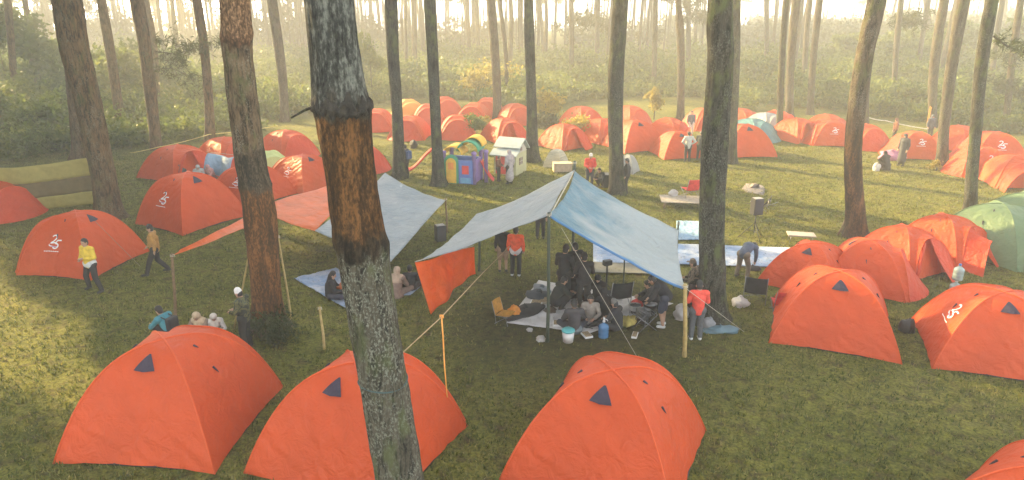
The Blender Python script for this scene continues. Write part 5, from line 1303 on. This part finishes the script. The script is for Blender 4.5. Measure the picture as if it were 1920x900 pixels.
mb = MB(); mb.lathe([(.13, 0), (.16, .30)], n=24); mb.obj('tub', M_WHITEP, bk); mb = MB(); mb.lathe([(.172, .295), (.172, .33), (.15, .345)], n=24); mb.obj('lid', plain('turquoise_lid', (.10, .42, .42), .5), bk)
mb = MB(); mb.tube([(.165*math.cos(a), -.02+.03*math.sin(a), .29-.14*abs(math.sin(a))) for a in np.linspace(0, math.pi, 12)], .005, 5); mb.obj('handle', M_STEEL, bk)
# stoves and pots
def stove(label, foot, k, pot):
    p = at_z(*foot); t = thing('camp_stove', label, 'camp stove', p, random.random()*3, 'camp stoves and pots', (k,)*3)
    mb = MB(); mb.lathe([(.10, .02), (.12, .05), (.12, .10), (.06, .12)], n=16); mb.obj('burner', M_BLACKP, t)
    for q in range(4):
        a = q*math.pi/2; mb = MB(); mb.tube([(.05*math.cos(a), .05*math.sin(a), .13), (.15*math.cos(a), .15*math.sin(a), .14), (.17*math.cos(a), .17*math.sin(a), 0)], .008, 5); mb.obj('leg', M_STEEL, t)
    mb = MB(); mb.lathe([(.14, .15), (.155, .17), (.155, .30), (.165, .305)], n=20); mb.obj('pot', pot, t)
    mb = MB(); mb.lathe([(.16, .306), (.10, .33), (.02, .34), (.02, .365)], n=20); mb.obj('pot_lid', M_STEEL, t)
stove('camp stove with a steel pot among the folding rings', (1205, 606), 1.3, M_STEEL)
stove('camp stove with a black pot behind the steel one', (1218, 592), 1.2, M_BLACKP)
stove('small stove with a pale pot near the white sheet edge', (1190, 590), 1.0, M_WHITEP)
rk = thing('folding_rack', 'folding steel rack with crossed legs beside the cooking pots', 'rack', at_z(1208, 618), R(20))
for s in (-1, 1):
    mb = MB(); mb.tube([(-.28, s*.16, 0), (.28, s*.16, .46)], .011, 6); mb.tube([(.28, s*.16, 0), (-.28, s*.16, .46)], .011, 6); mb.obj('crossed_leg', M_STEEL, rk)
mb = MB()
for k in range(7): mb.tube([(-.28+.093*k, -.17, .465), (-.28+.093*k, .17, .465)], .008, 5)
mb.obj('rack_top', M_STEEL, rk)
def tray(label, foot, mat, sz):
    p = at_z(*foot); p.z = .06; t = thing('food_tray', label, 'tray', p, random.random()*2, 'trays and boxes on the mat')
    mb = MB(); mb.box((0, 0, .03), (sz[0], sz[1], .05), 0, 0, .012); mb.obj('box', mat, t, False)
    mb = MB(); mb.box((0, 0, .06), (sz[0]*.86, sz[1]*.8, .015), 0, 0, .004); mb.obj('contents', plain('food', (.26, .19, .10), .8, .5, 20, .4), t, False)
tray('pale tray on the left of the kitchen mat', (1005, 575), M_WHITEP, (.5, .35)); tray('brown tray in the middle of the kitchen mat', (1022, 566), M_WOOD, (.6, .35))
tray('white box near the front edge of the kitchen mat', (1045, 612), M_WHITEP, (.3, .25)); tray('flat white carton on the grass by the jug', (1100, 634), M_WHITEP, (.32, .22)); tray('white wrapper lying right of the jug', (1190, 634), M_WHITEP, (.34, .14))
st_ = thing('lamp_stand', 'black camera-like head on a pole at the back of the kitchen mat', 'stand', at_z(1136, 552), 0)
mb = MB(); mb.tube([(0, 0, 0), (0, 0, .95)], .03, 8); mb.obj('pole', M_BLACKP, st_); mb = MB(); mb.box((0, 0, 1.02), (.26, .16, .16), .4, 0, .03); mb.obj('head', M_BLACKP, st_, False)
for k in range(3):
    a = 2.1*k; mb = MB(); mb.tube([(0, 0, .35), (.3*math.cos(a), .3*math.sin(a), 0)], .012, 6); mb.obj('leg', M_BLACKP, st_)
# board on the grass behind the canopy
p = at_z(1054, 322); bx = thing('crate', 'pale flat crate just left of the canopy peak', 'crate', p, .1)
mb = MB(); mb.box((0, 0, .25), (.95, .5, .42), 0, 0, .012); mb.obj('box', plain('cardboard', (.40, .30, .20), .8), bx, False); mb = MB(); mb.box((0, 0, .475), (.99, .54, .03), 0, 0, .006); mb.obj('lid', plain('cardboard_lid', (.44, .34, .23), .8), bx, False)
p = at_z(1145, 350); bx = thing('trunk_box', 'black equipment case at the foot of the mossy pine', 'case', p, .1)
mb = MB(); mb.box((0, 0, .33), (.85, .55, .62), 0, 0, .03); mb.obj('case', M_BLACKP, bx, False); mb = MB(); mb.tube([(-.12, -.29, .45), (-.1, -.33, .45), (.1, -.33, .45), (.12, -.29, .45)], .012, 6); mb.obj('handle', M_STEEL, bx)

# ------------------------------------------------------------------ play equipment
P_BLUE = plain('blue_toy_plastic', (.10, .17, .42), .75, .12, 5, 0); P_PUR = plain('violet_toy_plastic', (.26, .17, .38), .75, .12, 5, 0); P_YEL = plain('yellow_toy_plastic', (.72, .42, .05), .75, .12, 5, 0); P_GRN = plain('green_toy_plastic', (.06, .30, .17), .75, .12, 5, 0); P_RED = plain('red_toy_plastic', (.66, .07, .05), .75, .12, 5, 0); P_ORG = plain('orange_toy_plastic', (.75, .26, .05), .75, .12, 5, 0)
p = at_z(874, 340); tc = thing('toy_castle', 'colourful plastic toy castle with arched roofs', 'toy castle', p, R(-14))
def arch_panel(c, wd, ht, th, m, name, par, rz=0.0):
    mb = MB(); prof = [(-wd/2, 0), (wd/2, 0), (wd/2, ht-wd/2)]+[(wd/2*math.cos(a), ht-wd/2+wd/2*math.sin(a)) for a in np.linspace(0.2, math.pi-0.2, 9)]+[(-wd/2, ht-wd/2)]
    n = len(prof); M = Matrix.Translation(c) @ Matrix.Rotation(rz, 4, 'Z')
    vs = [M @ Vector((x, -th/2, z)) for x, z in prof]+[M @ Vector((x, th/2, z)) for x, z in prof]
    fs = [tuple(range(n)), tuple(range(2*n-1, n-1, -1))]+[(i, i+n, (i+1) % n+n, (i+1) % n) for i in range(n)]
    mb.add(vs, fs); return mb.obj(name, m, par, False)
arch_panel((-.55, -.55, 0), .72, 1.42, .10, P_GRN, 'arch_frame', tc); d = arch_panel((-.55, -.615, .04), .50, 1.22, .05, P_YEL, 'door_panel', tc)
mb = MB(); mb.box((-.55, -.645, .88), (.28, .02, .34), 0, 0, .008); mb.obj('orange_sign', P_ORG, d, False)
mb = MB(); mb.box((.18, -.58, .60), (.70, .12, 1.15), 0, 0, .03); mb.obj('front_wall', P_BLUE, tc, False)
mb = MB(); mb.box((.18, -.648, .72), (.34, .025, .42), 0, 0, .01); mb.obj('red_window', P_RED, tc, False)
mb = MB(); mb.box((.18, -.648, .20), (.52, .025, .26), 0, 0, .01); mb.obj('lower_panel', plain('sky_toy_plastic', (.14, .34, .52), .4), tc, False)
for x, y in ((-.95, -.5), (.58, -.5), (.62, .55), (-.9, .55), (1.0, .1)):
    mb = MB(); mb.lathe([(.10, 0), (.10, 1.45), (.13, 1.47), (.13, 1.56), (.02, 1.62)], (x, y, 0), 14); mb.obj('tower_post', P_PUR, tc)
mb = MB(); mb.box((.62, .02, .62), (.10, .95, 1.1), 0, 0, .02); mb.obj('side_wall', P_PUR, tc, False)
mb = MB(); mb.box((-.1, .5, .62), (1.6, .10, 1.1), 0, 0, .02); mb.obj('back_wall', P_BLUE, tc, False)
def barrel(c, rx, L, ht, m, name, nx=14):
    mb = MB(); mb.grid(lambda u, v: (c[0]+rx*math.cos(math.pi*u), c[1]-L/2+L*v, c[2]+ht*math.sin(math.pi*u)), nx, 4); return solid(mb.obj(name, m, tc), .05)
barrel((-.5, -.05, 1.42), .48, 1.0, .38, P_YEL, 'arched_roof'); r_ = barrel((.28, .0, 1.62), .52, 1.1, .46, P_GRN, 'arched_roof'); r_['label'] = 'green arched roof'
r2 = barrel((.42, .25, 1.80), .46, .8, .42, P_YEL, 'arched_roof')
mb = MB(); mb.grid(lambda u, v: ((.75+.62*v), -.05+.36*u, .95*(1-v)**1.3+.06+.10*abs(2*u-1)**3), 8, 12); solid(mb.obj('slide', P_RED, tc), .03)
p = at_z(792, 324); sl = thing('toy_slide', 'red plastic slide between the two mid-sized pines', 'slide', p, R(5))
mb = MB(); mb.grid(lambda u, v: (-.75+1.5*v, -.2+.40*u, .10+1.10*(v*v*(3-2*v))+.13*abs(2*u-1)**4), 8, 18); solid(mb.obj('chute', P_RED, sl), .035)
for s in (-1, 1):
    mb = MB(); mb.tube([(.95, s*.24, 0), (.78, s*.20, 1.28)], .035, 8); mb.obj('ladder_rail', P_ORG, sl)
for k in range(3):
    mb = MB(); mb.tube([(.93-.045*k, -.23, .28+.32*k), (.93-.045*k, .23, .28+.32*k)], .025, 8); mb.obj('rung', P_YEL, sl)
p = at_z(957, 323); th = thing('toy_house', 'child-size toy house with a pale two-step roof and red doorway', 'toy house', p, R(-24), None, (.80,)*3)
M_PALE = plain('pale_toy_roof', (.36, .40, .37), .8, .1, 5, .1); M_LIME = plain('pale_yellow_toy_wall', (.42, .41, .23), .7, .1, 5, .1); M_OFF = plain('off_white_toy_wall', (.42, .40, .34), .7, .1, 5, .1)
mb = MB(); mb.box((0, .0, .70), (1.55, 1.7, 1.4), 0, 0, .03); mb.obj('walls', M_LIME, th, False)
mb = MB(); mb.add([(-.78, -.86, 1.40), (.78, -.86, 1.40), (-.78, .86, 1.40), (.78, .86, 1.40), (-.78, .2, 2.05), (.78, .2, 2.05)], [(0, 4, 2), (1, 3, 5), (0, 1, 5, 4), (2, 4, 5, 3), (0, 2, 3, 1)]); mb.obj('gable', M_OFF, th, False)
for (y0, z0, y1, z1) in ((-1.22, 1.30, -.52, 1.62), (-.62, 1.72, .30, 2.22), (.26, 2.20, 1.05, 1.50)):
    mb = MB(); a = math.atan2(z1-z0, y1-y0); L = math.hypot(z1-z0, y1-y0); mb.box((0, (y0+y1)/2, (z0+z1)/2), (1.85, L, .07), 0, 0, .015, Matrix.Rotation(a, 4, 'X')); mb.obj('roof', M_PALE, th, False)
dr = MB(); dr.box((-.28, -.862, .62), (.72, .03, 1.15), 0, 0, .01); dr.obj('doorway', P_RED, th, False)
wn = MB(); wn.box((.787, -.1, .85), (.03, .55, .45), 0, 0, .01); w_ = wn.obj('window', plain('toy_window', (.16, .12, .10), .4), th, False)
wn = MB(); wn.box((.805, -.1, .85), (.02, .04, .45), 0, 0, .004); wn.box((.806, -.1, .85), (.02, .55, .04), 0, 0, .004); wn.obj('window_bar', M_OFF, w_, False)
wn = MB(); wn.box((.787, -.1, 1.62), (.03, .34, .24), 0, 0, .01); wn.obj('gable_window', plain('toy_window', (.16, .12, .10), .4), th, False)
for x, z in ((.45, 2.26), (.1, 2.26)):
    pass
# white washing draped between the far-left tents
q = at_z(425, 340); ws = MB(); ws.grid(lambda u, v: (-.9+1.8*u, .25*math.sin(u*5)-.5*v, 1.35-.9*v*v-.15*math.sin(u*3.1)), 16, 8)
dt = thing('drying_cloth', 'white cloth thrown over the edge of a tent behind the rusty thick pine', 'cloth', q, R(-20)); solid(ws.obj('sheet', M_MATP, dt), .01)
mb = MB(); mb.tube([(-1.0, 0, 1.40), (1.0, 0, 1.37)], .01, 5); mb.obj('line', M_ROPE, dt)

# ------------------------------------------------------------------ the morning haze
def haze():
    m = bpy.data.materials.new('haze'); m.use_nodes = True; n = m.node_tree; n.nodes.clear()
    out = n.nodes.new('ShaderNodeOutputMaterial'); v = n.nodes.new('ShaderNodeVolumePrincipled')
    v.inputs['Color'].default_value = (0.95, 0.935, 0.85, 1); v.inputs['Density'].default_value = HAZE_DENSITY; v.inputs['Anisotropy'].default_value = 0.25
    n.links.new(v.outputs[0], out.inputs['Volume'])
    mb = MB(); mb.box((0, 105, 14.5), (480, 310, 31)); o = mb.obj('haze', m, None, False); o['kind'] = 'stuff'; tag(o, 'pale morning mist hanging between the pines', 'haze'); o.visible_shadow = True
haze()
